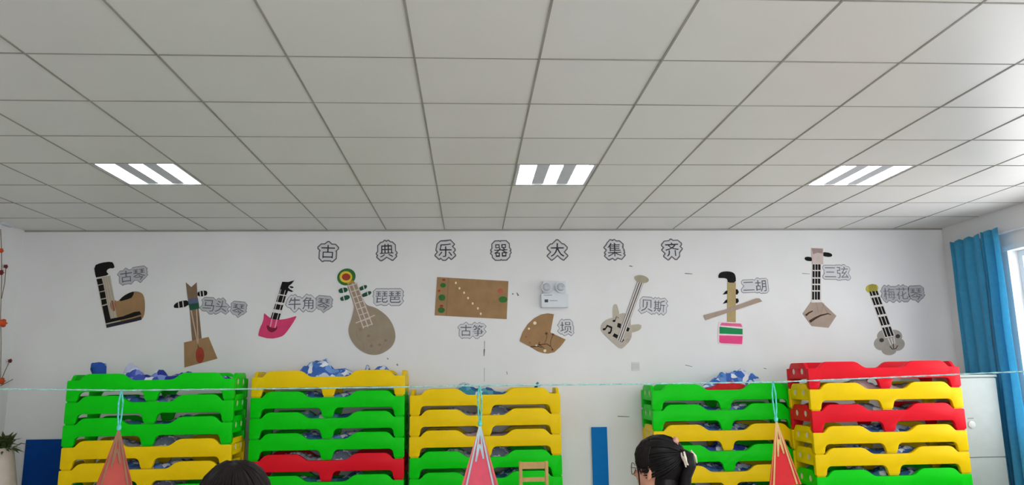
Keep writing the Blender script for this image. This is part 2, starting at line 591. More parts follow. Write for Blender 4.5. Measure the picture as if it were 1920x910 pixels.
# guqin
t, o = instrument('cardboard_guqin', 'bent brown and black cardboard instrument with hooked black head at far left of wall', 235, 615)
z = lambda p: Z(160, 480, 6.07, p)
wall_piece('body', [smooth_loop(z([(330, 500), (372, 525), (430, 460), (520, 412), (590, 403), (650, 428), (674, 480), (682, 590), (668, 690), (630, 735), (430, 780), (300, 770), (270, 640)]), 1)], A, B_, CARD, t, o)
wall_piece('neck', [z([(128, 262), (190, 240), (283, 226), (332, 500), (362, 690), (430, 775), (245, 822), (188, 580)])], A, B_ + .0004, CARD_P, t, o)
wall_piece('head', [smooth_loop(z([(100, 115), (180, 80), (300, 65), (325, 95), (335, 142), (265, 143), (236, 180), (276, 218), (130, 247), (122, 245)]), 1)], A, C_, BLACK, t, o)
for q in ([(130, 268), (190, 258), (205, 318), (146, 330)], [(150, 340), (208, 325), (222, 395), (162, 408)], [(166, 418), (225, 405), (238, 478), (178, 490)], [(183, 500), (240, 490), (250, 545), (193, 562)]):
    wall_piece('fret_block', [z(q)], B_ + .0004, C_, BLACK, t, o)
wall_piece('black_edge', [z([(196, 575), (254, 560), (290, 718), (430, 690), (560, 640), (622, 632), (642, 668), (520, 705), (235, 770)])], B_ + .0004, C_, BLACK, t, o)
wall_piece('lower_strip', [z([(239, 784), (520, 720), (640, 688), (642, 730), (245, 822)])], B_ + .0004, C_, mat('navy_black_paper', (26, 24, 40), vary=.2), t, o)
wall_piece('black_patch', [smooth_loop(z([(372, 526), (430, 462), (520, 414), (562, 408), (542, 460), (520, 486)]), 1)], B_ + .0004, C_, BLACK, t, o)
wall_piece('red_paint', [z(ell(318, 570, 30, 62, rot=-10))], B_ + .0004, C_ - .0008, ROSE, t, o)
for a, b in (((215, 250), (296, 712)), ((240, 245), (330, 705)), ((265, 240), (362, 695))):
    wall_piece('string', [z(line(a, b, 7))], B_ + .0004, C_, mat('pale_string', (176, 160, 138), vary=.1), t, o)

# matouqin
t, o = instrument('cardboard_horse_head_fiddle', 'brown cardboard fiddle with notched top and trapezoid body, second from the left', 375, 688)
z = lambda p: Z(310, 520, 5.053, p)
wall_piece('body', [z([(178, 620), (410, 567), (495, 772), (182, 857)])], A, B_, CARD, t, o)
wall_piece('neck', [z([(195, 50), (248, 95), (298, 50), (306, 200), (345, 580), (255, 602), (232, 310), (213, 200)])], A, B_ + .0004, mat('dark_cardboard', (128, 106, 84), rough=.85, vary=.1), t, o)
wall_piece('blue_band', [z([(215, 208), (310, 198), (318, 245), (224, 257)])], B_ + .0004, C_, BLUEG, t, o)
wall_piece('green_band', [z([(222, 256), (318, 244), (325, 298), (236, 316)])], B_ + .0004, C_, GREEND, t, o)
for q, sl in (([(305, 137), (385, 124), (402, 150), (387, 178), (308, 187)], (332, 362)), ([(220, 218), (222, 277), (90, 298), (78, 272), (105, 243), (150, 226)], (128, 170))):
    wall_piece('peg', [smooth_loop(z(q), 1)], A, B_, BLACK, t, o)
    for sx in sl:
        yy = 155 if sx > 300 else 262
        wall_piece('peg_stripe', [z(line((sx - 3, yy - 34), (sx + 4, yy + 30), 9))], B_, C_, WHITE, t, o)
wall_piece('red_tailpiece', [z(ell(330, 740, 40, 76))], B_, C_, REDM, t, o)
for a in ((246, 314), (298, 304)):
    wall_piece('string', [z(line(a, (316, 668), 12, 9))], B_ + .0004, C_, mat('string_tan', (196, 166, 140), vary=.08), t, o)

# ox-horn lute
t, o = instrument('cardboard_horn_lute', 'pink crescent cardboard lute with black and white neck, third from the left', 520, 635)
z = lambda p: Z(470, 510, 6.5, p)
wall_piece('body', [smooth_loop(z([(165, 500), (178, 515), (250, 573), (340, 586), (450, 572), (550, 540), (562, 545), (500, 650), (420, 760), (370, 795), (240, 820), (100, 785), (92, 770), (112, 690), (155, 600)]), 1)], A, B_, PINK, t, o)
wall_piece('neck', [z([(352, 240), (455, 215), (345, 587), (243, 572)])], A, B_ + .0005, BLACK, t, o)
wall_piece('head', [z([(386, 122), (460, 125), (532, 106), (500, 145), (468, 170), (458, 192), (480, 214), (522, 238), (498, 246), (456, 232), (440, 270), (350, 245)])], A, C_, BLACK, t, o)
wall_piece('head_tooth', [smooth_loop(z([(472, 178), (505, 176), (528, 190), (505, 202), (480, 192)]), 1)], A, B_, BLACK, t, o)
for q in ([(334, 270), (442, 286), (439, 299), (330, 283)], [(306, 365), (412, 380), (404, 408), (298, 390)], [(276, 455), (386, 470), (376, 512), (264, 494)]):
    wall_piece('fret', [z(q)], B_ + .0005, C_, WHITE, t, o)
for a, b in (((372, 215), (262, 575)), ((425, 225), (322, 580))):
    wall_piece('string', [z(line(a, b, 7))], B_ + .0005, C_ + .0004, WHITE, t, o)
wall_piece('sound_hole', [smooth_loop(z([(190, 650), (230, 660), (250, 680), (290, 685), (310, 668), (328, 670), (318, 710), (262, 744), (212, 720)]), 1)], B_, C_ - .0006, CRIM, t, o)
for a, b in (((262, 575), (240, 672)), ((322, 582), (298, 684))):
    wall_piece('string_end', [z(line(a, b, 15))], B_, C_, mat('pale_pink_tape', (234, 150, 176), vary=.05), t, o)

# pipa
t, o = instrument('cardboard_pipa', 'grey pear-shaped cardboard pipa with green and yellow round head and four green pegs', 700, 666)
z = lambda p: Z(620, 490, 4.787, p)
for q, s_ in (([(68, 268), (82, 245), (145, 234), (158, 272), (85, 292)], (113, 262)), ([(82, 340), (95, 320), (165, 300), (176, 338), (100, 362)], (118, 332)),
          ([(248, 240), (315, 210), (330, 228), (315, 250), (258, 270)], (296, 234)), ([(272, 300), (352, 264), (370, 282), (350, 305), (282, 328)], (332, 290))):
    wall_piece('peg', [smooth_loop(z(q), 1)], A, B_, GREEND, t, o)
    wall_piece('peg_stripe', [z(line((s_[0] - 5, s_[1] - 26), (s_[0] + 6, s_[1] + 24), 8))], B_, C_, WHITE, t, o)
wall_piece('body', [smooth_loop(z([(210, 420), (188, 520), (160, 590), (160, 650), (185, 715), (240, 785), (320, 834), (400, 845), (470, 828), (555, 768), (586, 690), (572, 600), (525, 510), (450, 445), (390, 412), (318, 396), (285, 320), (225, 175), (145, 205), (165, 270), (205, 380)]), 2)], A, B_ + .0004, CARD_G, t, o)
h = wall_piece('head', [z(ell(142, 142, 84, 74, rot=-25))], A, C_, LEAFG, t, o)
wall_piece('yellow_ring', [z(ell(138, 143, 57, 52))], C_ - B_ + B_ - .0001, D_ - .0006, YEL, h, o)
wall_piece('red_centre', [z(ell(140, 143, 38, 32))], D_ - .0007, D_, REDM, h, o)
wall_piece('yellow_neck', [z([(150, 190), (200, 172), (215, 190), (150, 212)])], B_, C_ + .0004, mat('ochre_paint', (178, 140, 60), vary=.2), t, o)
for a, b in (((160, 210), (296, 604)), ((196, 200), (336, 592)), ((232, 190), (374, 572))):
    wall_piece('string', [z(line(a, b, 9))], B_ + .0004, C_, mat('pinkish_tape', (214, 196, 188), vary=.06), t, o)
for k in range(8):
    f = k / 7
    ax, ay = 160 + (300 - 160) * f, 226 + (590 - 226) * f
    wall_piece('fret', [z(line((ax - 4, ay), (ax + 80, ay - 26), 8))], B_ + .0004, C_ + .0004, mat('pinkish_tape', (214, 196, 188)), t, o)
wall_piece('bridge', [z(line((226, 556), (398, 486), 8))], B_ + .0004, C_ + .0008, mat('pinkish_tape', (214, 196, 188)), t, o)
M_FAINT = mat('faint_rose_paint', (142, 122, 104), vary=.15)
for q in [stroke(p, 5, 3) for p in ([(300, 800), (290, 730), (240, 690), (230, 620)], [(360, 780), (372, 740), (330, 700)], [(450, 800), (470, 760), (490, 720)])]:
    wall_piece('painted_branch', [z(q)], B_ + .0004, C_ - .0006, M_FAINT, t, o)
for x, y in ((340, 672), (268, 612), (495, 712), (365, 762), (440, 752)):
    wall_piece('painted_flower', [z(ell(x, y, 16, 12))], B_ + .0004, C_ - .0006, M_FAINT, t, o)

# guzheng
t, o = instrument('cardboard_guzheng', 'brown rectangular cardboard zither with green dots beside the emergency light', 883, 598)
z = lambda p: Z(580, 430, 3.37, p)
wall_piece('body', [z([(808, 303), (1258, 329), (1247, 569), (792, 545)])], A, B_, CARD, t, o)
wall_piece('divider', [z(line((880, 308), (866, 548), 4))], B_, C_ - .001, mat('dark_cardboard', (128, 106, 84)), t, o)
for x, y, rx, ry in ((845, 355, 18, 15), (838, 433, 22, 20), (834, 512, 22, 18), (1224, 445, 28, 20)):
    wall_piece('green_dot', [z(ell(x, y, rx, ry))], B_, C_, LEAFG, t, o)
for x, y, rx, ry in ((850, 321, 12, 7), (820, 390, 8, 8), (835, 486, 12, 9), (1207, 391, 18, 16)):
    wall_piece('red_dot', [z(ell(x, y, rx, ry, n=9))], B_, C_ - .0006, REDM if x < 1000 else mat('rust_paint', (176, 88, 62), vary=.2), t, o)
for x, y in ((926, 340), (949, 374), (978, 402), (1003, 436), (1032, 470), (1065, 501), (1083, 535)):
    wall_piece('bridge_dot', [z(ell(x, y, 6, 8, n=10))], B_, C_, CREAM, t, o)

# xun
t, o = instrument('cardboard_xun', 'brown cardboard disc with a wedge missing and painted branches, below the emergency light', 1018, 664)
z = lambda p: Z(960, 520, 5.685, p)
wall_piece('body', [z([(447, 395)] + smooth_loop([(447, 395), (380, 386), (310, 398), (235, 438), (170, 498), (115, 580), (88, 650), (80, 682)], 0)[1:] + [(200, 747), (270, 790), (330, 810), (380, 816), (450, 802), (510, 748), (545, 705), (572, 665), (410, 590)])], A, B_, CARD, t, o)
for x, y, r in ((243, 490, 18), (180, 550, 12), (150, 636, 9), (190, 700, 10), (260, 730, 12), (350, 785, 16)):
    wall_piece('finger_hole', [z(ell(x, y, r, r, n=12))], B_, C_, CREAM if r > 10 else ROSE, t, o)
for p, w0, w1 in (([(196, 744), (280, 736), (320, 752)], 10, 6), ([(292, 690), (284, 722), (330, 716), (370, 712), (410, 738)], 9, 7), ([(284, 716), (320, 740), (350, 768)], 8, 4),
                  ([(372, 620), (368, 660), (346, 704)], 5, 4), ([(432, 625), (412, 680), (410, 735), (434, 772)], 5, 5)):
    wall_piece('painted_branch', [z(stroke(p, w0, w1))], B_, C_, BROWNP, t, o)
for x, y, r in ((366, 602, 20), (436, 612, 17), (430, 774, 15)):
    wall_piece('painted_flower', [z([(x + r * (1.1 if k % 2 else .45) * math.cos(k * .628), y + r * (1.1 if k % 2 else .45) * math.sin(k * .628)) for k in range(10)])], B_, C_ + .0004, mat('dark_flower_paint', (92, 42, 30), vary=.2), t, o)

# bass guitar
t, o = instrument('cardboard_bass_guitar', 'pale grey cardboard bass guitar with two horns and black music notes', 1160, 652)
z = lambda p: Z(1110, 500, 5.35, p)
for q in ([(208, 540), (208, 420), (216, 385), (236, 375), (254, 388), (278, 490)], [(370, 588), (495, 576), (492, 628), (440, 656), (370, 668)]):
    wall_piece('horn', [smooth_loop(z(q), 1)], A, B_ - .0006, CARD_P, t, o)
wall_piece('body', [smooth_loop(z([(86, 600), (110, 560), (150, 530), (215, 512), (270, 475), (330, 465), (385, 498), (388, 580), (402, 690), (382, 745), (312, 820), (280, 826), (236, 792), (90, 655)]), 1)], A, B_, mat('beige_grey_card', (186, 176, 164), rough=.85, vary=.08), t, o)
for q in ([(258, 566), (292, 576), (284, 622), (250, 606)], [(340, 600), (378, 622), (362, 655), (330, 642)], [(222, 670), (262, 690), (248, 722), (205, 700)], [(292, 712), (322, 738), (302, 762), (280, 752)]):
    wall_piece('pickup', [z(q)], B_, C_ - .0004, BLACK, t, o)
wall_piece('neck', [z([(455, 150), (520, 155), (302, 756), (246, 735)])], B_ - .001, C_, mat('dark_grey_card', (104, 100, 98), rough=.8, vary=.1), t, o)
wall_piece('headstock', [z(ell(497, 127, 72, 38, rot=12))], A, D_, mat('putty_card', (168, 160, 138), rough=.85, vary=.08), t, o)
for k, f in enumerate((.14, .5, .86)):
    a = (455 + 65 * f, 152 + 5 * f); b = (246 + 56 * f, 735 + 21 * f)
    wall_piece('string', [z(line(a, b, 10))], C_, D_ - .0004, WHITE, t, o)
wall_piece('music_note', [z(ell(220, 547, 15, 11, n=14)), ], B_, C_, BLACK, t, o)
wall_piece('note_stem', [z(stroke([(230, 545), (246, 502), (268, 520)], 7, 5))], B_, C_ + .0002, BLACK, t, o)
for x, y in ((122, 630), (175, 666)):
    wall_piece('music_note', [z(ell(x, y, 17, 11, n=14, rot=-15))], B_, C_, BLACK, t, o)
wall_piece('note_stem', [z([(128, 626), (150, 585), (202, 606), (198, 650), (186, 668), (178, 662), (188, 622), (156, 604), (136, 632)])], B_, C_ + .0002, BLACK, t, o)
wall_piece('pale_note', [z(stroke([(340, 752), (352, 728), (370, 738), (362, 762)], 6))], B_, C_, CARD_G, t, o)

# erhu
t, o = instrument('cardboard_erhu', 'tan cardboard erhu with black hooked head, crossed bow and pink and green striped box', 1370, 646)
z = lambda p: Z(1310, 490, 5.353, p)
for q in ([(240, 337), (268, 302), (292, 290), (292, 328)], [(366, 280), (390, 284), (403, 312), (388, 335), (366, 336)], [(240, 430), (270, 392), (292, 380), (292, 416)], [(366, 374), (394, 376), (403, 404), (388, 423), (366, 424)]):
    wall_piece('peg', [z(q)], A, B_ - .001, BLACK, t, o)
wall_piece('neck', [z([(288, 212), (371, 212), (371, 614), (284, 610)])], A, B_, CARD_T, t, o)
wall_piece('head', [smooth_loop(z([(196, 160), (202, 128), (232, 106), (300, 102), (350, 116), (370, 150), (372, 218), (290, 216), (288, 182), (262, 170), (200, 170)]), 1)], A, C_, BLACK, t, o)
wall_piece('bow', [z([(46, 542), (260, 488), (575, 374), (608, 375), (636, 405), (375, 490), (68, 593)])], B_, C_ + .002, CARD_W, t, o)
b = wall_piece('sound_box', [smooth_loop(z([(195, 622), (222, 606), (430, 620), (447, 648), (442, 838), (420, 848), (212, 834), (192, 812)]), 1)], A, C_, mat('pinkish_white_card', (236, 214, 222), vary=.04), t, o)
for n_, q, m_ in (('pink_stripe', [(210, 645), (228, 618), (420, 628), (437, 662)], mat('rose_pink_paper', (222, 96, 140), vary=.08)), ('green_stripe', [(206, 658), (438, 680), (438, 737), (206, 728)], GREEN), ('pink_panel', [(205, 745), (438, 752), (434, 834), (222, 824), (204, 812)], PINK2)):
    wall_piece(n_, [z(q)], C_, D_, m_, b, o)

# sanxian
t, o = instrument('cardboard_sanxian', 'cardboard three-string lute with folded polygon body and two black side pegs', 1535, 614)
z = lambda p: Z(1490, 450, 3.957, p)
for q in ([(70, 140), (82, 124), (130, 130), (130, 160), (85, 156)], [(205, 90), (265, 97), (282, 117), (262, 129), (205, 121)]):
    wall_piece('peg', [smooth_loop(z(q), 1)], A, B_ - .001, BLACK, t, o)
wall_piece('body', [z([(118, 462), (200, 462), (308, 565), (250, 653), (125, 640), (58, 548)])], A, B_, CARD_W, t, o)
wall_piece('neck', [z([(131, 170), (195, 170), (197, 464), (122, 466)])], A, B_ + .0006, WHITE, t, o)
wall_piece('head', [z([(122, 60), (210, 64), (210, 182), (128, 178)])], A, C_, mat('pinkish_grey_card', (206, 188, 182), vary=.08), t, o)
wall_piece('head_patch', [z([(126, 64), (206, 68), (204, 102), (168, 96), (134, 108)])], C_, D_, mat('mauve_grey_card', (158, 136, 130), vary=.1), t, o)
for (ya, yb) in ((182, 224), (232, 278), (288, 326), (336, 374), (384, 444)):
    for (xa, xb) in ((132, 147), (152, 168), (172, 190)):
        sh = -(ya - 180) * .02
        wall_piece('fret_panel', [z([(xa + sh, ya), (xb + sh, ya + 1), (xb + sh, yb + 1), (xa + sh, yb)])], B_ + .0006, C_, BLACK, t, o)
for p, w0, w1 in (([(80, 562), (104, 542), (132, 528)], 15, 8), ([(110, 608), (150, 582), (190, 562), (245, 548), (268, 556)], 20, 4)):
    wall_piece('dark_brush_stroke', [z(stroke(p, w0, w1))], B_, C_, BROWNP, t, o)
for p in ([(155, 462), (175, 540)], [(200, 470), (245, 548)], [(190, 562), (215, 470)]):
    wall_piece('fold_line', [z(stroke(p, 3, 3))], B_, C_ - .001, mat('fold_shade_paint', (140, 120, 106)), t, o)

# plum-blossom lute
t, o = instrument('cardboard_plum_blossom_lute', 'grey flower-shaped cardboard lute with yellow head, rightmost instrument on the wall', 1667, 664)
z = lambda p: Z(1490, 450, 3.957, p)
lobes = []
for k in range(90):
    a = 2 * math.pi * k / 90
    rr = 92 + 24 * abs(math.cos(2.5 * (a - .35))) ** .7
    lobes.append((702 + rr * math.cos(a), 757 + rr * .86 * math.sin(a)))
wall_piece('body', [z(lobes)], A, B_, mat('mid_grey_card', (162, 156, 148), rough=.85, vary=.07), t, o)
wall_piece('neck', [z([(546, 384), (616, 374), (742, 716), (668, 728)])], A, B_ + .0006, WHITE, t, o)
wall_piece('head', [z(ell(553, 364, 26, 27)), ], A, C_, OLIVE, t, o)
wall_piece('head', [z(ell(592, 358, 25, 27)), ], A, C_, OLIVE, t, o)
wall_piece('head', [z([(545, 385), (548, 335), (575, 328), (600, 334), (612, 378)])], A, C_ + .0004, mat('dull_olive_paper', (160, 150, 54), vary=.12), t, o)
def nk(u, v):
    ax, ay = 546 + (668 - 546) * v, 384 + (728 - 384) * v
    bx, by = 616 + (742 - 616) * v, 374 + (716 - 374) * v
    return (ax + (bx - ax) * u, ay + (by - ay) * u)
for (va, vb) in ((.0, .10), (.14, .30), (.345, .51), (.555, .74), (.785, .985)):
    for ua, ub in ((.06, .26), (.34, .62), (.70, .92)):
        wall_piece('fret_panel', [z([nk(ua, va), nk(ub, va), nk(ub, vb), nk(ua, vb)])], B_ + .0006, C_, BLACK, t, o)
for x, y in ((643, 745), (763, 716)):
    wall_piece('eye_dot', [z(ell(x, y, 17, 15, n=16))], B_, C_, mat('dark_dot_paint', (52, 46, 42)), t, o)
for p in ([(704, 790), (722, 812), (748, 808), (762, 784)], [(728, 770), (732, 806)], [(690, 730), (712, 780)], [(712, 728), (728, 775)], [(734, 724), (742, 772)]):
    wall_piece('string_end' if p[0][1] < 760 else 'painted_mouth', [z(stroke(p, 6, 6))], B_, C_, WHITE if p[0][1] < 760 else BROWNP, t, o)

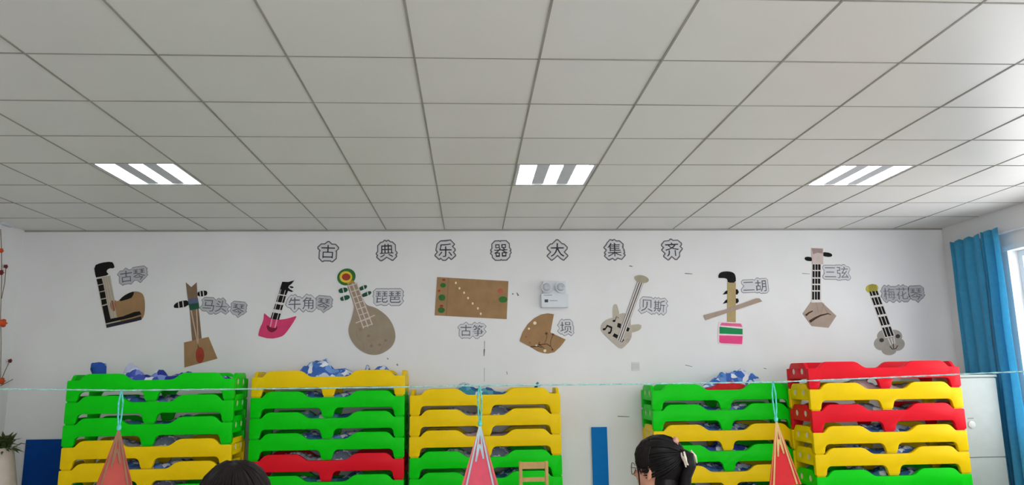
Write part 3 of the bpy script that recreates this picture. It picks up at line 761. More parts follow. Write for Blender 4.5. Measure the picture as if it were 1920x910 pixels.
# ------------------------------------------------------------------ printed and cut-out Chinese characters
# outlines in hundredths of an em: g = strokes, p = paper, b = dark printed border
GLYPHS = {"古":{"g":[[34,-45,34,-3,33,-2,4,-1,3,19,5,20,44,20,45,22,45,28,5,28,3,30,3,44,2,45,-5,44,-5,30,-6,28,-45,28,-45,22,-44,20,-6,20,-5,19,-5,-1,-33,-2,-34,-3,-34,-45,-28,-45,-25,-41,25,-41,28,-45],[-27,-31,-27,-9,-25,-8,25,-8,27,-9,27,-31,25,-33,-25,-33]],"p":[[35,-63,53,-44,53,-3,47,4,63,20,63,29,46,46,20,47,2,64,-5,63,-22,47,-46,46,-64,27,-63,20,-47,4,-53,-3,-52,-46,-33,-64,-22,-59,22,-59,28,-64]],"b":[[38,-71,61,-47,61,0,58,4,72,19,71,32,49,54,23,55,5,72,-8,71,-25,55,-49,54,-72,30,-71,17,-58,4,-61,0,-60,-49,-36,-72,-25,-72,-19,-67,19,-67,25,-72]]},"典":{"g":[[-44,-41,-41,-44,-38,-45,-20,-36,-10,-29,-17,-25,-26,-32],[10,-29,38,-45,42,-41,36,-35,16,-25],[-45,-21,45,-21,45,-16,36,-14,35,34,15,35,12,45,8,45,6,34,-7,35,-8,44,-12,45,-15,35,-35,34,-36,-14,-45,-16],[-28,-15,-28,3,-15,3,-15,-15],[7,-15,-7,-15,-7,3,7,3],[29,-15,15,-15,15,3,29,3],[-28,10,-28,26,-15,26,-15,10],[7,10,-7,10,-7,26,7,26],[29,10,15,10,15,26,29,26]],"p":[[-61,-43,-39,-64,-20,-55,-2,-41,32,-61,40,-63,60,-43,60,-39,54,-32,64,-20,63,-15,55,-6,54,35,36,52,24,54,12,64,7,63,0,56,-7,63,-12,64,-24,54,-36,52,-55,33,-55,-6,-64,-17,-63,-22,-55,-31,-61,-39]],"b":[[-69,-46,-42,-72,-34,-72,-17,-63,0,-50,34,-72,43,-71,69,-44,69,-38,65,-32,72,-23,72,-14,62,-3,61,38,40,60,27,61,16,72,6,72,0,67,-6,72,-16,72,-27,61,-40,60,-62,36,-62,-3,-72,-14,-72,-23,-66,-31,-70,-38]]},"乐":{"g":[[-14,-45,2,-44,6,-38,7,-2,41,-2,42,5,41,6,7,7,6,25,5,27,-2,25,-2,7,-28,6,-30,9,-24,32,0,33,34,38,37,40,34,45,6,41,-32,39,-34,19,-39,5,-37,-3,-3,-2,-2,-3,-2,-36,-3,-38,-17,-38,-17,-41],[-21,-11,-27,-10,-37,-26,-44,-32,-45,-35,-39,-38,-21,-16],[44,-36,44,-32,27,-10,21,-12,21,-16,27,-21,37,-36,40,-39]],"p":[[33,64,6,59,-31,58,-51,40,-58,3,-47,-12,-64,-34,-41,-57,-30,-49,-16,-63,-3,-64,4,-61,23,-42,40,-57,63,-36,63,-32,48,-14,60,-2,61,5,42,25,56,40]],"b":[[36,72,-34,66,-58,43,-66,0,-58,-14,-71,-29,-72,-38,-44,-65,-38,-66,-30,-60,-17,-72,0,-72,7,-69,23,-53,35,-65,42,-66,71,-40,72,-31,59,-14,69,-3,69,8,53,25,63,35,64,42]]},"器":{"g":[[-35,42,-35,16,-9,16,-8,14,-14,6,-42,6,-44,5,-42,0,-21,-1,-28,-7,-45,-16,-41,-20,-36,-20,-35,-42,-7,-42,-7,-13,-23,-12,-9,0,6,0,21,-11,5,-13,5,-42,35,-42,36,-20,38,-19,43,-19,45,-15,31,-9,18,-1,42,0,44,2,43,6,30,6,29,10,19,15,35,16,35,42,6,42,5,41,5,17,14,15,13,11,21,7,20,6,-4,7,0,14,-6,19,-7,42],[-29,-32,-29,-19,-15,-19,-15,-32],[29,-19,29,-32,13,-32,13,-19],[-29,22,-29,35,-13,35,-13,22],[29,22,13,22,13,35,29,35]],"p":[[36,60,6,61,-1,55,-8,61,-34,61,-54,43,-54,15,-62,5,-55,-7,-64,-17,-55,-27,-54,-43,-36,-60,-8,-61,-1,-55,6,-61,34,-61,54,-43,55,-27,64,-15,56,-6,62,5,54,15,55,41]],"b":[[40,68,3,69,-1,66,-5,69,-38,69,-61,46,-62,17,-70,8,-70,-2,-66,-7,-71,-13,-72,-19,-62,-30,-61,-46,-40,-68,-5,-69,-1,-66,3,-69,38,-69,61,-46,62,-30,72,-17,67,-6,70,-2,70,8,62,17,61,46]]},"大":{"g":[[-44,-41,-39,-45,-23,-35,-7,-16,0,2,9,-16,22,-34,37,-44,41,-44,45,-38,26,-26,17,-13,7,9,42,9,44,11,43,17,4,18,5,44,3,45,-4,45,-5,18,-42,17,-44,16,-42,9,-9,9,-8,6,-14,-10,-24,-26,-44,-39]],"p":[[-3,64,-31,37,-44,35,-61,18,-61,9,-39,-14,-64,-40,-39,-64,-23,-54,0,-31,21,-52,39,-64,64,-39,40,-14,61,9,62,16,44,35,31,37,5,63]],"b":[[-6,72,-34,45,-47,43,-69,21,-69,6,-50,-14,-71,-35,-72,-42,-42,-72,-36,-72,-20,-61,0,-42,18,-60,35,-71,42,-72,72,-42,71,-34,51,-14,69,6,70,19,47,43,34,45,8,71]]},"集":{"g":[[-45,-39,-43,-43,-39,-44,-14,-32,-5,-25,-3,-27,-3,-44,2,-45,3,-44,4,-24,12,-30,42,-43,44,-37,31,-33,13,-22,42,-22,44,-17,42,-16,5,-16,2,-9,-3,-10,-5,-16,-42,-16,-44,-17,-42,-22,-13,-23,-23,-30],[-45,17,-40,13,-32,20,-31,-9,-30,-11,-27,-11,-23,-8,39,-8,41,-6,39,-2,7,-1,6,3,8,5,33,5,34,6,33,11,7,11,6,16,8,17,33,17,34,19,33,22,8,22,6,23,7,28,36,28,38,33,36,34,11,34,3,45,-3,43,1,35,0,34,-19,34,-20,35,-16,43,-23,45,-37,24],[-25,0,-23,5,-3,5,-2,3,-3,-2,-23,-2],[-25,12,-23,17,-3,17,-2,16,-3,11,-23,11],[-25,23,-23,28,-3,28,-2,27,-3,22,-23,22]],"p":[[63,-40,55,-29,62,-17,57,-10,59,-3,50,14,56,33,36,53,14,53,3,64,-9,56,-22,64,-41,46,-49,32,-64,17,-50,2,-51,-5,-62,-17,-55,-29,-64,-39,-41,-62,-16,-52,-2,-64,4,-63,16,-52,42,-62]],"b":[[72,-41,71,-35,66,-29,70,-23,67,0,61,8,64,36,39,61,17,61,5,72,-9,67,-25,72,-49,49,-57,35,-72,20,-71,12,-58,-1,-70,-14,-70,-23,-66,-29,-71,-35,-72,-41,-44,-70,-36,-70,-16,-61,-7,-71,5,-72,17,-61,44,-70]]},"齐":{"g":[[-17,-5,-23,-5,-25,-25,-29,-33,-38,-41,-32,-45,-21,-36,-17,-27,-16,-17,-16,-6],[17,-45,23,-44,23,-6,22,-5,16,-6,16,-44],[45,1,17,6,8,10,21,21,24,27,43,29,44,34,42,36,8,36,2,44,-3,45,-6,43,-2,37,-3,36,-42,36,-44,34,-42,28,-24,27,-22,23,-8,10,-22,5,-44,1,-43,-5,-41,-6,-19,-2,0,6,9,2,33,-5,41,-5],[-17,28,15,27,5,17,0,14,-8,18]],"p":[[61,36,42,55,11,55,0,64,-5,63,-14,55,-44,54,-62,34,-61,28,-49,15,-64,-1,-44,-23,-46,-30,-55,-39,-55,-43,-32,-64,-7,-41,15,-63,24,-63,42,-44,43,-21,64,1,50,16,61,28]],"b":[[69,40,45,62,14,62,3,72,-6,72,-17,62,-47,61,-70,38,-70,27,-60,15,-71,4,-72,-3,-53,-25,-64,-38,-63,-46,-34,-72,-24,-69,-7,-52,12,-71,27,-71,49,-49,50,-27,72,-2,71,5,61,16,70,27]]},"古琴":{"g":[[34,-45,34,-3,33,-2,4,-1,3,19,5,20,44,20,45,22,45,28,5,28,3,30,3,44,2,45,-5,44,-5,30,-6,28,-45,28,-45,22,-44,20,-6,20,-5,19,-5,-1,-33,-2,-34,-3,-34,-45,-28,-45,-25,-41,25,-41,28,-45],[66,-17,67,-22,115,-22,100,-41,105,-44,128,-19,125,-16,104,-15,107,-12,107,-10,97,-2,91,-4,101,-14,100,-16,67,-16],[-27,-31,-27,-9,-25,-8,25,-8,27,-9,27,-31,25,-33,-25,-33],[52,-10,56,-15,59,-16,98,4,125,-11,140,-15,143,-8,128,-5,102,9,105,11,142,11,141,16,127,16,125,17,126,24,138,25,139,27,138,30,126,30,126,37,139,38,141,39,140,43,101,43,100,39,102,38,117,37,117,30,105,30,103,28,105,25,117,24,117,16,103,16,101,11,97,12,83,3],[55,43,55,39,56,38,70,38,72,36,71,30,59,30,58,28,59,25,71,24,71,18,56,17,55,16,55,11,93,11,94,16,92,17,80,17,78,19,79,24,91,25,92,27,91,30,79,30,79,37,92,38,94,39,93,43]],"p":[[-64,27,-63,20,-47,4,-53,-3,-53,-44,-33,-64,-22,-59,22,-59,33,-64,61,-36,67,-41,82,-42,105,-62,134,-34,140,-33,162,-9,152,2,161,12,155,22,158,27,155,33,159,42,139,62,102,62,97,59,92,62,56,62,39,47,20,47,4,63,-3,64,-22,47,-46,46]],"b":[[-69,28,-68,18,-54,4,-58,-2,-58,-45,-34,-69,-27,-69,-20,-64,20,-64,27,-69,34,-69,61,-43,80,-46,98,-65,106,-67,134,-40,141,-38,167,-9,158,2,166,11,161,22,164,44,141,67,55,67,38,52,22,52,5,68,-5,69,-23,52,-47,51]]},"马头":{"g":[[-37,45,-38,39,-36,38,23,37,20,9,18,5,-21,5,-20,28,-27,30,-28,28,-31,-2,-30,-3,37,-4,34,-27,30,-36,27,-39,8,-38,12,-45,35,-44,42,-28,45,3,44,5,30,5,28,6,31,45],[108,45,102,44,100,9,98,1,54,-1,53,-5,55,-6,94,-6,95,-8,90,-19,77,-30,54,-40,56,-44,59,-45,82,-36,96,-24,104,-7,106,-6,143,-6,144,-2,142,0,107,1,108,38,109,41],[141,-41,142,-38,122,-24,106,-16,103,-20,103,-22,129,-37,132,-41,138,-44],[23,-22,22,-16,-44,-16,-45,-17,-44,-23,22,-23],[58,20,80,6,84,11,79,16,64,23],[67,38,89,25,94,30,88,35,72,42]],"p":[[-64,-22,-46,-41,-11,-42,12,-64,33,-64,45,-53,59,-64,82,-55,100,-39,138,-62,161,-39,146,-22,161,-7,162,-2,144,18,136,19,128,26,127,46,108,64,101,63,90,52,72,61,53,43,30,64,-36,64,-56,44,-55,37,-47,28,-48,5,-51,-4,-63,-15]],"b":[[-69,-23,-47,-46,-12,-47,11,-69,34,-69,45,-59,54,-68,61,-69,83,-60,100,-45,139,-67,166,-41,165,-35,152,-22,166,-8,167,0,146,22,139,24,132,31,132,47,109,69,99,68,90,58,70,66,53,49,31,69,-38,69,-61,45,-60,36,-52,27,-53,6,-56,-2,-68,-14]]},"琴":{"g":[[-33,-17,-31,-22,17,-22,2,-40,7,-43,31,-18,27,-16,5,-15,9,-11,-2,-2,-6,-5,3,-15,-31,-16],[-43,-15,-39,-16,-27,-11,-1,4,23,-9,41,-15,45,-8,16,2,5,9,6,11,43,11,42,16,28,16,27,17,27,24,39,25,41,27,39,30,27,30,27,37,41,38,42,39,42,43,2,43,2,39,3,38,17,38,19,36,18,30,6,30,5,28,6,25,18,24,18,16,5,16,3,11,-3,13,-5,17,-17,17,-19,19,-18,24,-8,25,-6,27,-8,30,-18,30,-18,37,-6,38,-5,39,-5,43,-43,43,-44,39,-42,38,-28,38,-27,36,-27,30,-39,30,-41,28,-39,25,-27,24,-27,18,-42,17,-44,16,-43,11,-5,10,-15,3,-45,-10]],"p":[[-61,44,-62,39,-57,32,-59,28,-57,22,-62,12,-53,2,-63,-9,-61,-15,-43,-33,-31,-41,-15,-42,7,-62,35,-34,41,-33,64,-9,54,2,62,12,56,22,59,27,56,33,61,42,41,62,3,62,-2,59,-6,62,-42,62]],"b":[[-66,46,-67,38,-63,32,-63,22,-67,17,-67,11,-59,2,-69,-9,-66,-16,-44,-38,-33,-45,-17,-46,6,-67,35,-40,43,-38,69,-11,68,-6,60,2,67,11,62,22,66,44,42,67,-44,67]]},"牛角":{"g":[[3,-45,5,-44,5,-11,44,-11,45,-9,44,-3,5,-3,5,20,38,20,39,27,38,28,5,29,5,44,3,45,-3,44,-4,29,-22,28,-23,30,-19,42,-26,43,-37,18,-44,9,-43,7,-36,5,-27,20,-5,20,-3,19,-3,-2,-5,-3,-44,-3,-45,-9,-44,-11,-4,-11,-3,-44],[86,45,76,31,58,15,63,10,69,14,70,12,70,-16,67,-27,59,-39,60,-43,64,-45,66,-44,76,-23,78,-22,99,-22,100,-42,102,-44,108,-42,108,-22,130,-22,131,-23,131,-37,117,-38,116,-39,119,-45,128,-45,136,-43,139,-36,139,23,117,23,117,26,123,34,122,38,92,39,92,45],[78,-14,78,-5,80,-3,98,-3,100,-5,100,-14,98,-16,80,-16],[108,-14,108,-5,109,-3,130,-3,131,-5,131,-14,130,-16,109,-16],[78,5,78,14,80,16,98,16,100,14,100,5,98,3,80,3],[108,5,108,14,109,16,130,16,131,14,131,5,130,3,109,3],[114,32,106,23,80,24,82,29,88,33]],"p":[[158,-36,157,24,122,57,98,58,91,64,84,63,54,32,38,47,20,48,3,64,-4,63,-12,55,-26,62,-46,43,-52,26,-62,9,-58,2,-64,-5,-63,-11,-46,-29,-29,-31,-23,-37,-21,-46,-2,-64,5,-63,22,-46,24,-37,32,-30,64,-64,83,-46,102,-62,111,-58,119,-64,134,-62,155,-43]],"b":[[161,-42,162,23,122,62,100,62,92,69,84,69,53,39,39,52,21,53,5,69,-3,69,-12,61,-27,67,-51,44,-60,21,-67,11,-65,2,-69,-3,-68,-13,-47,-33,-34,-35,-26,-47,-3,-69,7,-68,33,-41,62,-69,68,-68,83,-52,100,-67,111,-65,117,-69,136,-67]]},"琵琶":{"g":[[-37,1,-38,-33,-41,-38,-39,-43,-2,-35,-2,-31,-3,-30,-29,-34,-29,-16,-5,-16,-3,-11,-5,-9,-28,-9,-30,1],[63,3,62,-34,67,-41,72,-44,131,-44,140,-40,142,-28,137,-26,134,-28,133,-33,130,-36,73,-36,70,-33,70,-22,72,-20,134,-20,134,3],[2,1,2,-30,4,-38,16,-42,33,-42,41,-40,45,-33,45,-25,44,-23,40,-22,36,-34,12,-34,9,-30,10,-21,40,-10,38,-4,11,-14,9,-12,9,1],[70,-12,70,-5,72,-3,92,-3,94,-5,94,-12,92,-14,72,-14],[102,-12,102,-5,103,-3,127,-3,128,-5,128,-12,127,-14,103,-14],[-45,5,-4,5,-3,9,-5,11,-19,11,-20,12,-20,21,-6,22,-5,23,-6,28,-20,29,-20,37,-5,38,-3,39,-4,43,-43,43,-44,39,-42,38,-27,37,-27,29,-41,28,-42,23,-41,22,-27,21,-27,12,-28,11,-44,11,-45,9],[45,5,45,9,44,11,27,11,25,12,26,21,41,22,42,23,41,28,26,29,26,37,42,38,44,39,43,43,2,43,2,39,3,38,18,37,18,29,5,28,3,23,5,22,18,21,19,12,17,11,2,11,0,9,1,5],[53,7,58,6,94,10,95,16,94,17,91,16,79,16,79,23,92,23,94,28,92,30,79,30,78,36,80,38,94,38,95,39,95,43,55,43,55,39,56,38,70,37,70,30,58,30,56,25,58,23,70,23,70,16,69,14,55,14,52,11],[143,8,144,12,142,14,127,14,125,16,126,23,139,23,141,25,139,30,126,30,126,37,141,38,142,39,142,43,101,43,100,39,102,38,117,37,117,30,103,30,102,25,103,23,117,23,117,16,116,14,100,14,98,12,99,8]],"p":[[161,42,141,62,102,62,98,60,94,62,56,62,49,57,42,62,3,62,-1,60,-5,62,-42,62,-62,42,-57,32,-61,27,-57,18,-64,9,-63,4,-56,-3,-58,-42,-39,-62,0,-53,8,-59,33,-61,41,-58,53,-47,72,-62,131,-62,149,-49,158,-40,161,-33,160,-26,153,-19,153,-2,162,9,156,20,159,25,156,33]],"b":[[166,44,142,67,55,67,49,63,44,67,-44,67,-67,44,-67,38,-63,32,-66,28,-63,18,-69,11,-69,5,-61,-5,-62,-44,-39,-67,-3,-59,14,-66,34,-66,43,-63,53,-53,70,-67,133,-67,141,-63,155,-49,166,-34,166,-27,158,-17,158,-3,167,8,167,14,162,20]]},"古筝":{"g":[[34,-45,34,-3,33,-2,4,-1,3,19,5,20,44,20,45,22,45,28,5,28,3,30,3,44,2,45,-5,44,-5,30,-6,28,-45,28,-45,22,-44,20,-6,20,-5,19,-5,-1,-33,-2,-34,-3,-34,-45,-28,-45,-25,-41,25,-41,28,-45],[144,-11,142,-8,132,-7,131,6,108,7,116,15,116,18,111,20,90,21,92,24,83,27,83,31,97,31,98,35,73,36,72,37,75,42,72,45,68,45,63,34,54,21,59,18,69,31,74,31,77,24,81,22,71,12,60,6,60,3,64,0,69,3,92,2,94,0,92,-8,55,-8,53,-9,55,-12,93,-13,94,-20,92,-22,67,-22,66,-23,67,-27,93,-27,93,-39,77,-40,81,-45,99,-44,102,-41,102,-27,130,-27,131,-25,132,-13,142,-12],[-27,-31,-27,-9,-25,-8,25,-8,27,-9,27,-31,25,-33,-25,-33],[102,-20,103,-12,122,-12,123,-14,122,-22,103,-22],[102,-6,103,2,122,2,123,0,122,-8,103,-8],[76,7,84,14,104,14,97,6],[142,34,141,36,114,36,112,38,114,42,109,45,96,26,102,22,108,31,116,31,122,21,125,20,129,22,126,31,141,31]],"p":[[-64,27,-63,20,-47,4,-53,-3,-53,-44,-33,-64,-22,-59,22,-59,33,-64,57,-41,79,-63,97,-64,115,-46,132,-44,162,-11,143,13,160,31,160,36,143,54,122,55,109,64,98,55,83,55,74,63,69,64,48,44,44,47,20,47,4,63,-3,64,-22,47,-46,46]],"b":[[-69,28,-68,18,-54,4,-58,-2,-58,-45,-34,-69,-27,-69,-20,-64,20,-64,27,-69,34,-69,57,-47,78,-68,98,-69,117,-51,133,-49,167,-12,166,-6,149,13,165,29,165,38,144,58,123,59,111,69,106,68,97,59,84,59,76,68,67,69,48,51,22,52,5,68,-5,69,-23,52,-47,51]]},"埙":{"g":[[18,-1,12,0,11,-2,11,-17,7,-26,2,-30,-16,-39,-14,-45,8,-35,15,-27,19,-16],[22,-26,20,-30,21,-32,40,-44,43,-44,45,-40,43,-37],[-27,45,-33,44,-33,22,-44,22,-45,20,-45,16,-34,16,-33,14,-33,-19,-34,-21,-44,-24,-45,-28,-42,-31,-20,-23,-12,-19,-14,-14,-23,-17,-25,-16,-25,14,-15,16,-14,20,-24,22,-25,44],[-9,-23,-3,-23,-2,-22,-2,3,0,5,32,4,33,-22,34,-23,40,-23,40,10,-9,10],[35,19,35,42,-6,42,-6,19],[28,36,28,27,27,25,3,25,2,27,2,36,3,38,27,38]],"p":[[-31,64,-51,46,-53,32,-64,20,-63,15,-52,3,-52,-12,-63,-24,-63,-30,-44,-49,-31,-47,-12,-64,8,-54,16,-46,43,-63,64,-40,54,-29,59,-22,59,9,53,17,54,43,34,61,-5,61,-14,53,-24,63]],"b":[[-33,69,-55,47,-57,34,-69,22,-68,14,-56,2,-56,-11,-68,-23,-68,-32,-46,-54,-39,-55,-33,-52,-14,-69,10,-58,16,-52,39,-68,44,-68,69,-41,60,-29,64,-23,64,11,59,17,58,44,36,66,-6,66,-14,59,-24,68]]},"贝斯":{"g":[[5,31,-3,30,-3,0,-6,-10,-16,-24,-44,-39,-41,-44,-39,-45,-10,-30,2,-13,6,8,6,30],[5,-26,41,-45,45,-40,40,-35,12,-22,9,-22],[63,45,62,33,55,31,55,27,62,25,62,-12,54,-15,54,-20,101,-21,100,-28,95,-34,88,-24,84,-23,80,-26,88,-37,95,-36,92,-41,97,-45,108,-28,111,-16,111,6,125,6,127,5,127,-44,128,-45,132,-45,133,5,143,7,144,11,142,12,111,13,111,30,136,38,141,40,141,43,134,45,105,35,105,-11,102,-18,101,-15,94,-12,94,25,101,27,101,32,94,33,94,44,92,45,88,45,88,34,86,33,69,33,68,45],[72,-24,66,-22,55,-40,61,-43,71,-30],[-32,-17,-27,-17,-25,-16,-25,38,-23,39,28,39,28,-16,30,-17,35,-17,35,45,-32,45],[69,-12,69,-5,70,-3,86,-3,88,-5,88,-12,86,-14,70,-14],[69,3,70,11,86,11,88,9,86,2,70,2],[69,19,70,27,86,27,88,25,86,17,70,17]],"p":[[-64,-40,-39,-64,-10,-49,-1,-40,6,-46,41,-64,51,-55,60,-62,77,-46,97,-64,112,-50,126,-63,131,-64,152,-44,152,-5,161,6,162,11,147,28,160,42,138,64,104,54,92,64,87,63,78,55,69,63,64,64,49,51,34,64,-31,64,-52,44,-52,-16,-47,-22]],"b":[[-69,-41,-41,-69,-9,-54,-1,-46,39,-69,44,-68,51,-61,61,-67,77,-52,95,-69,101,-68,112,-56,124,-68,133,-69,156,-45,156,-6,166,4,167,12,154,28,166,42,139,69,105,59,94,69,86,68,78,61,70,68,62,69,49,57,36,69,-33,69,-56,45,-56,-17,-53,-22]]},"二胡":{"g":[[139,41,107,40,106,-9,103,-23,93,-43,98,-45,101,-44,108,-31,114,-12,133,-12,134,-14,134,-34,131,-38,119,-38,121,-44,131,-45,140,-41,141,39],[61,-39,67,-39,69,-33,94,-33,95,-31,95,0,94,2,82,2,81,17,83,19,98,19,100,25,98,27,82,27,81,44,80,45,73,44,73,27,56,27,55,25,56,19,72,19,73,17,73,2,61,2,59,0,59,-38],[45,-33,44,-27,-44,-27,-45,-28,-44,-34,44,-34],[68,-26,68,-5,89,-5,89,-26],[115,-4,115,10,134,10,134,-4],[115,18,115,32,134,32,134,18],[38,33,36,34,-36,34,-38,28,-36,27,36,27]],"p":[[-59,-38,-48,-48,50,-48,56,-53,70,-53,80,-48,94,-59,103,-59,109,-55,119,-59,141,-58,155,-44,155,44,144,55,103,55,95,50,84,59,68,58,52,42,41,48,-41,48,-52,38,-52,23,-34,3,-58,-21]],"b":[[-64,-39,-50,-53,48,-53,55,-58,72,-58,80,-55,92,-64,105,-64,109,-61,117,-64,142,-62,159,-45,159,45,145,59,102,59,95,56,86,64,69,64,52,48,42,53,-42,53,-56,39,-56,22,-41,3,-63,-20]]},"三弦":{"g":[[59,-45,76,-44,80,-33,81,-4,62,-3,61,-2,61,12,80,12,81,14,81,41,80,42,55,42,53,41,55,34,72,34,73,33,73,19,56,19,55,17,54,-10,72,-11,73,-12,72,-34,69,-39,57,-40,56,-42],[143,-43,140,-32,128,-16,124,-16,123,-19,129,-31,99,-34,124,-5,134,11,128,14,119,1,109,-2,101,-1,115,22,142,23,144,25,142,30,116,30,120,32,119,36,114,45,109,45,107,43,112,30,88,30,86,28,88,23,105,23,106,22,96,4,89,-3,90,-9,112,-8,104,-19,86,-35,86,-38,89,-42,133,-38,136,-45],[45,-38,44,-31,-44,-31,-45,-33,-44,-39,44,-39],[31,-2,30,5,-31,5,-33,3,-31,-3,30,-3],[41,33,39,39,-39,39,-41,38,-39,31,39,31]],"p":[[-59,-42,-48,-53,47,-53,55,-59,78,-59,83,-56,125,-53,133,-59,145,-58,157,-47,158,-38,141,-6,149,11,158,20,158,33,147,44,132,45,117,59,105,59,94,50,84,56,50,56,45,53,-44,53,-55,42,-55,28,-44,16,-47,8,-45,-12,-59,-28]],"b":[[-64,-44,-50,-58,45,-58,53,-64,80,-64,84,-61,123,-58,131,-64,147,-62,162,-47,162,-36,147,-8,154,10,162,19,162,34,151,47,134,49,119,64,103,64,94,56,86,61,48,61,44,58,-45,58,-59,44,-59,27,-51,18,-50,12,-52,-12,-64,-27]]},"梅花":{"g":[[-27,45,-33,44,-33,26,-44,23,-43,18,-33,16,-45,-22,-41,-24,-33,-7,-33,-44,-31,-45,-25,-44,-25,0,-24,1,-19,-9,-16,-5,-25,12,-24,17,-16,18,-16,23,-24,26,-25,44],[-3,18,-6,-2,-14,-5,-14,-9,-6,-11,-9,-32,28,-33,30,-34,28,-39,16,-40,18,-45,28,-45,33,-43,36,-33,45,-31,45,-27,38,-25,39,-11,45,-8,45,-4,39,-2,39,18],[75,-45,77,-44,77,2,84,14,84,17,79,18,63,-4,54,-11,59,-17,68,-10,69,-44],[102,19,100,17,100,-8,99,-10,85,-16,86,-21,99,-18,100,-39,106,-44,138,-43,142,-36,144,-27,137,-22,136,-31,131,-38,111,-38,108,-34,108,-13,136,3,136,7,131,9,109,-5,108,-3,108,17],[-2,-25,2,-9,30,-9,31,-11,31,-25,30,-27,0,-27],[9,-12,9,-16,17,-22,19,-23,22,-21,22,-18,16,-14,11,-11],[2,-2,2,8,5,12,31,12,33,11,33,-2,31,-3,3,-3],[10,10,10,6,17,1,21,-1,24,1,24,4,15,10],[44,33,42,34,5,34,6,42,2,45,-1,44,-3,36,-14,18,-9,14,-7,15,2,28,42,28],[53,34,55,30,78,29,80,20,84,21,86,30,109,30,111,21,117,20,120,30,139,30,141,31,139,36,119,36,117,45,111,45,109,36,86,36,84,45,80,45,77,36,55,36]],"p":[[-64,-22,-53,-34,-51,-46,-31,-64,-24,-63,-11,-50,5,-52,17,-63,28,-64,51,-46,70,-64,77,-63,91,-50,106,-62,136,-62,161,-36,161,-24,145,-8,156,5,146,17,158,29,159,34,141,54,128,55,117,64,110,63,102,55,94,55,85,63,80,64,69,55,55,55,48,49,42,53,16,53,3,64,-12,52,-24,63,-31,64,-51,46,-53,34,-62,23,-61,17,-54,8]],"b":[[-69,-23,-57,-35,-55,-47,-33,-69,-23,-68,-11,-56,3,-56,17,-69,30,-69,51,-52,69,-69,79,-68,91,-56,105,-67,138,-67,166,-38,167,-25,152,-8,161,3,160,8,152,17,163,28,164,36,143,58,130,59,119,69,111,69,100,59,93,60,84,69,78,69,67,59,53,59,48,55,44,58,17,58,5,69,-2,68,-12,58,-23,68,-33,69,-55,47,-57,35,-67,25,-67,17,-60,10,-59,5,-69,-17]]}}
PAPER = mat('label_paper', (212, 212, 214), rough=0.8, vary=0.03)
PAPER_D = mat('label_paper_grey', (186, 186, 189), rough=0.8, vary=0.05)
INK_T = mat('title_border_ink', (108, 98, 100), rough=0.8, vary=0.12)
INK_L = mat('label_border_ink', (128, 126, 134), rough=0.8, vary=0.10)
INK = mat('character_ink', (58, 54, 58), rough=0.8, vary=0.1)
INK2 = mat('character_ink_grey', (104, 102, 110), rough=0.8, vary=0.1)
INK3 = mat('character_ink_faint', (126, 124, 130), rough=0.8, vary=0.1)
def polys(w, k):
    return [[(q[i] / 100, q[i + 1] / 100) for i in range(0, len(q), 2)] for q in GLYPHS[w][k]]
def sign(word, px, py, em_px, tilt, label, group, paper, border, ink, nchar):
    c = at(px, py, 0)
    s = (at(px + em_px / 2, py, 0) - at(px - em_px / 2, py, 0)).length
    t = thing('paper_character', label, 'paper sign', (c.x, 0, c.z), group=group)
    t.rotation_euler = (0, R(-tilt), 0)
    off = (nchar - 1) * .98 / 2
    def tr(ps):
        return [[((a - off) * s, b * s) for a, b in q] for q in ps]
    MB().prism(tr(polys(word, 'b')), 0, -.0012).build('border', border, t)
    MB().prism(tr(polys(word, 'p')), -.0012, -.0022).build('paper', paper, t)
    g = MB()
    # separate islands of the glyph: outer loops with the holes inside them
    g.prism(tr(polys(word, 'g')), -.0022, -.0030)
    g.build('lettering', ink, t)
TITLE = [('古', 615, 472, 'first'), ('典', 725, 470, 'second'), ('乐', 835, 469.5, 'third'), ('器', 939, 470, 'fourth'), ('大', 1045, 469, 'fifth'), ('集', 1152, 468.5, 'sixth'), ('齐', 1260, 468, 'seventh')]
for w, x, y, nth in TITLE:
    sign(w, x, y, 28.5, {'古': -2, '典': 2, '乐': 0, '器': 2, '大': 0, '集': 2, '齐': 3}[w], 'cut-out paper character %s, %s in the title row under the ceiling' % (w, nth), 'title characters on the back wall', PAPER, INK_T, INK, 1)
for w, x, y, em, tilt, what, pap, ink in [
    ('古琴', 249, 517, 24.5, 8, 'beside the hooked black and brown instrument', PAPER_D, INK2), ('马头', 403, 574, 24, -3, 'right of the notched brown fiddle', PAPER_D, INK2), ('琴', 447, 581, 24, -6, 'directly right of the characters 马头', PAPER_D, INK2),
    ('牛角', 565, 569, 25.5, 1, 'right of the pink crescent lute', PAPER, INK2), ('琴', 607, 571, 25, -6, 'directly right of the characters 牛角', PAPER_D, INK2), ('琵琶', 728, 557.5, 25, 0, 'right of the grey pear-shaped pipa', PAPER, INK2),
    ('古筝', 885, 620, 23, -1, 'below the brown rectangular zither', PAPER, INK2), ('埙', 1061, 614.5, 23.5, 0, 'right of the brown notched disc', PAPER, INK2), ('贝斯', 1224.5, 574, 24, -4, 'right of the pale bass guitar', PAPER, INK2),
    ('二胡', 1415, 536.5, 23.5, 2, 'right of the erhu with the crossed bow', PAPER, INK2), ('三弦', 1568, 511, 23.5, -1, 'right of the neck of the three-string lute', PAPER, INK3), ('梅花', 1679, 551, 24, 1, 'right of the yellow head of the flower lute', PAPER_D, INK3), ('琴', 1718, 552, 24, 2, 'directly right of the characters 梅花', PAPER_D, INK3)]:
    sign(w, x, y, em, tilt, 'cut-out paper sign %s %s' % (w, what), 'name signs of the instruments', pap, INK_L, ink, len(w))

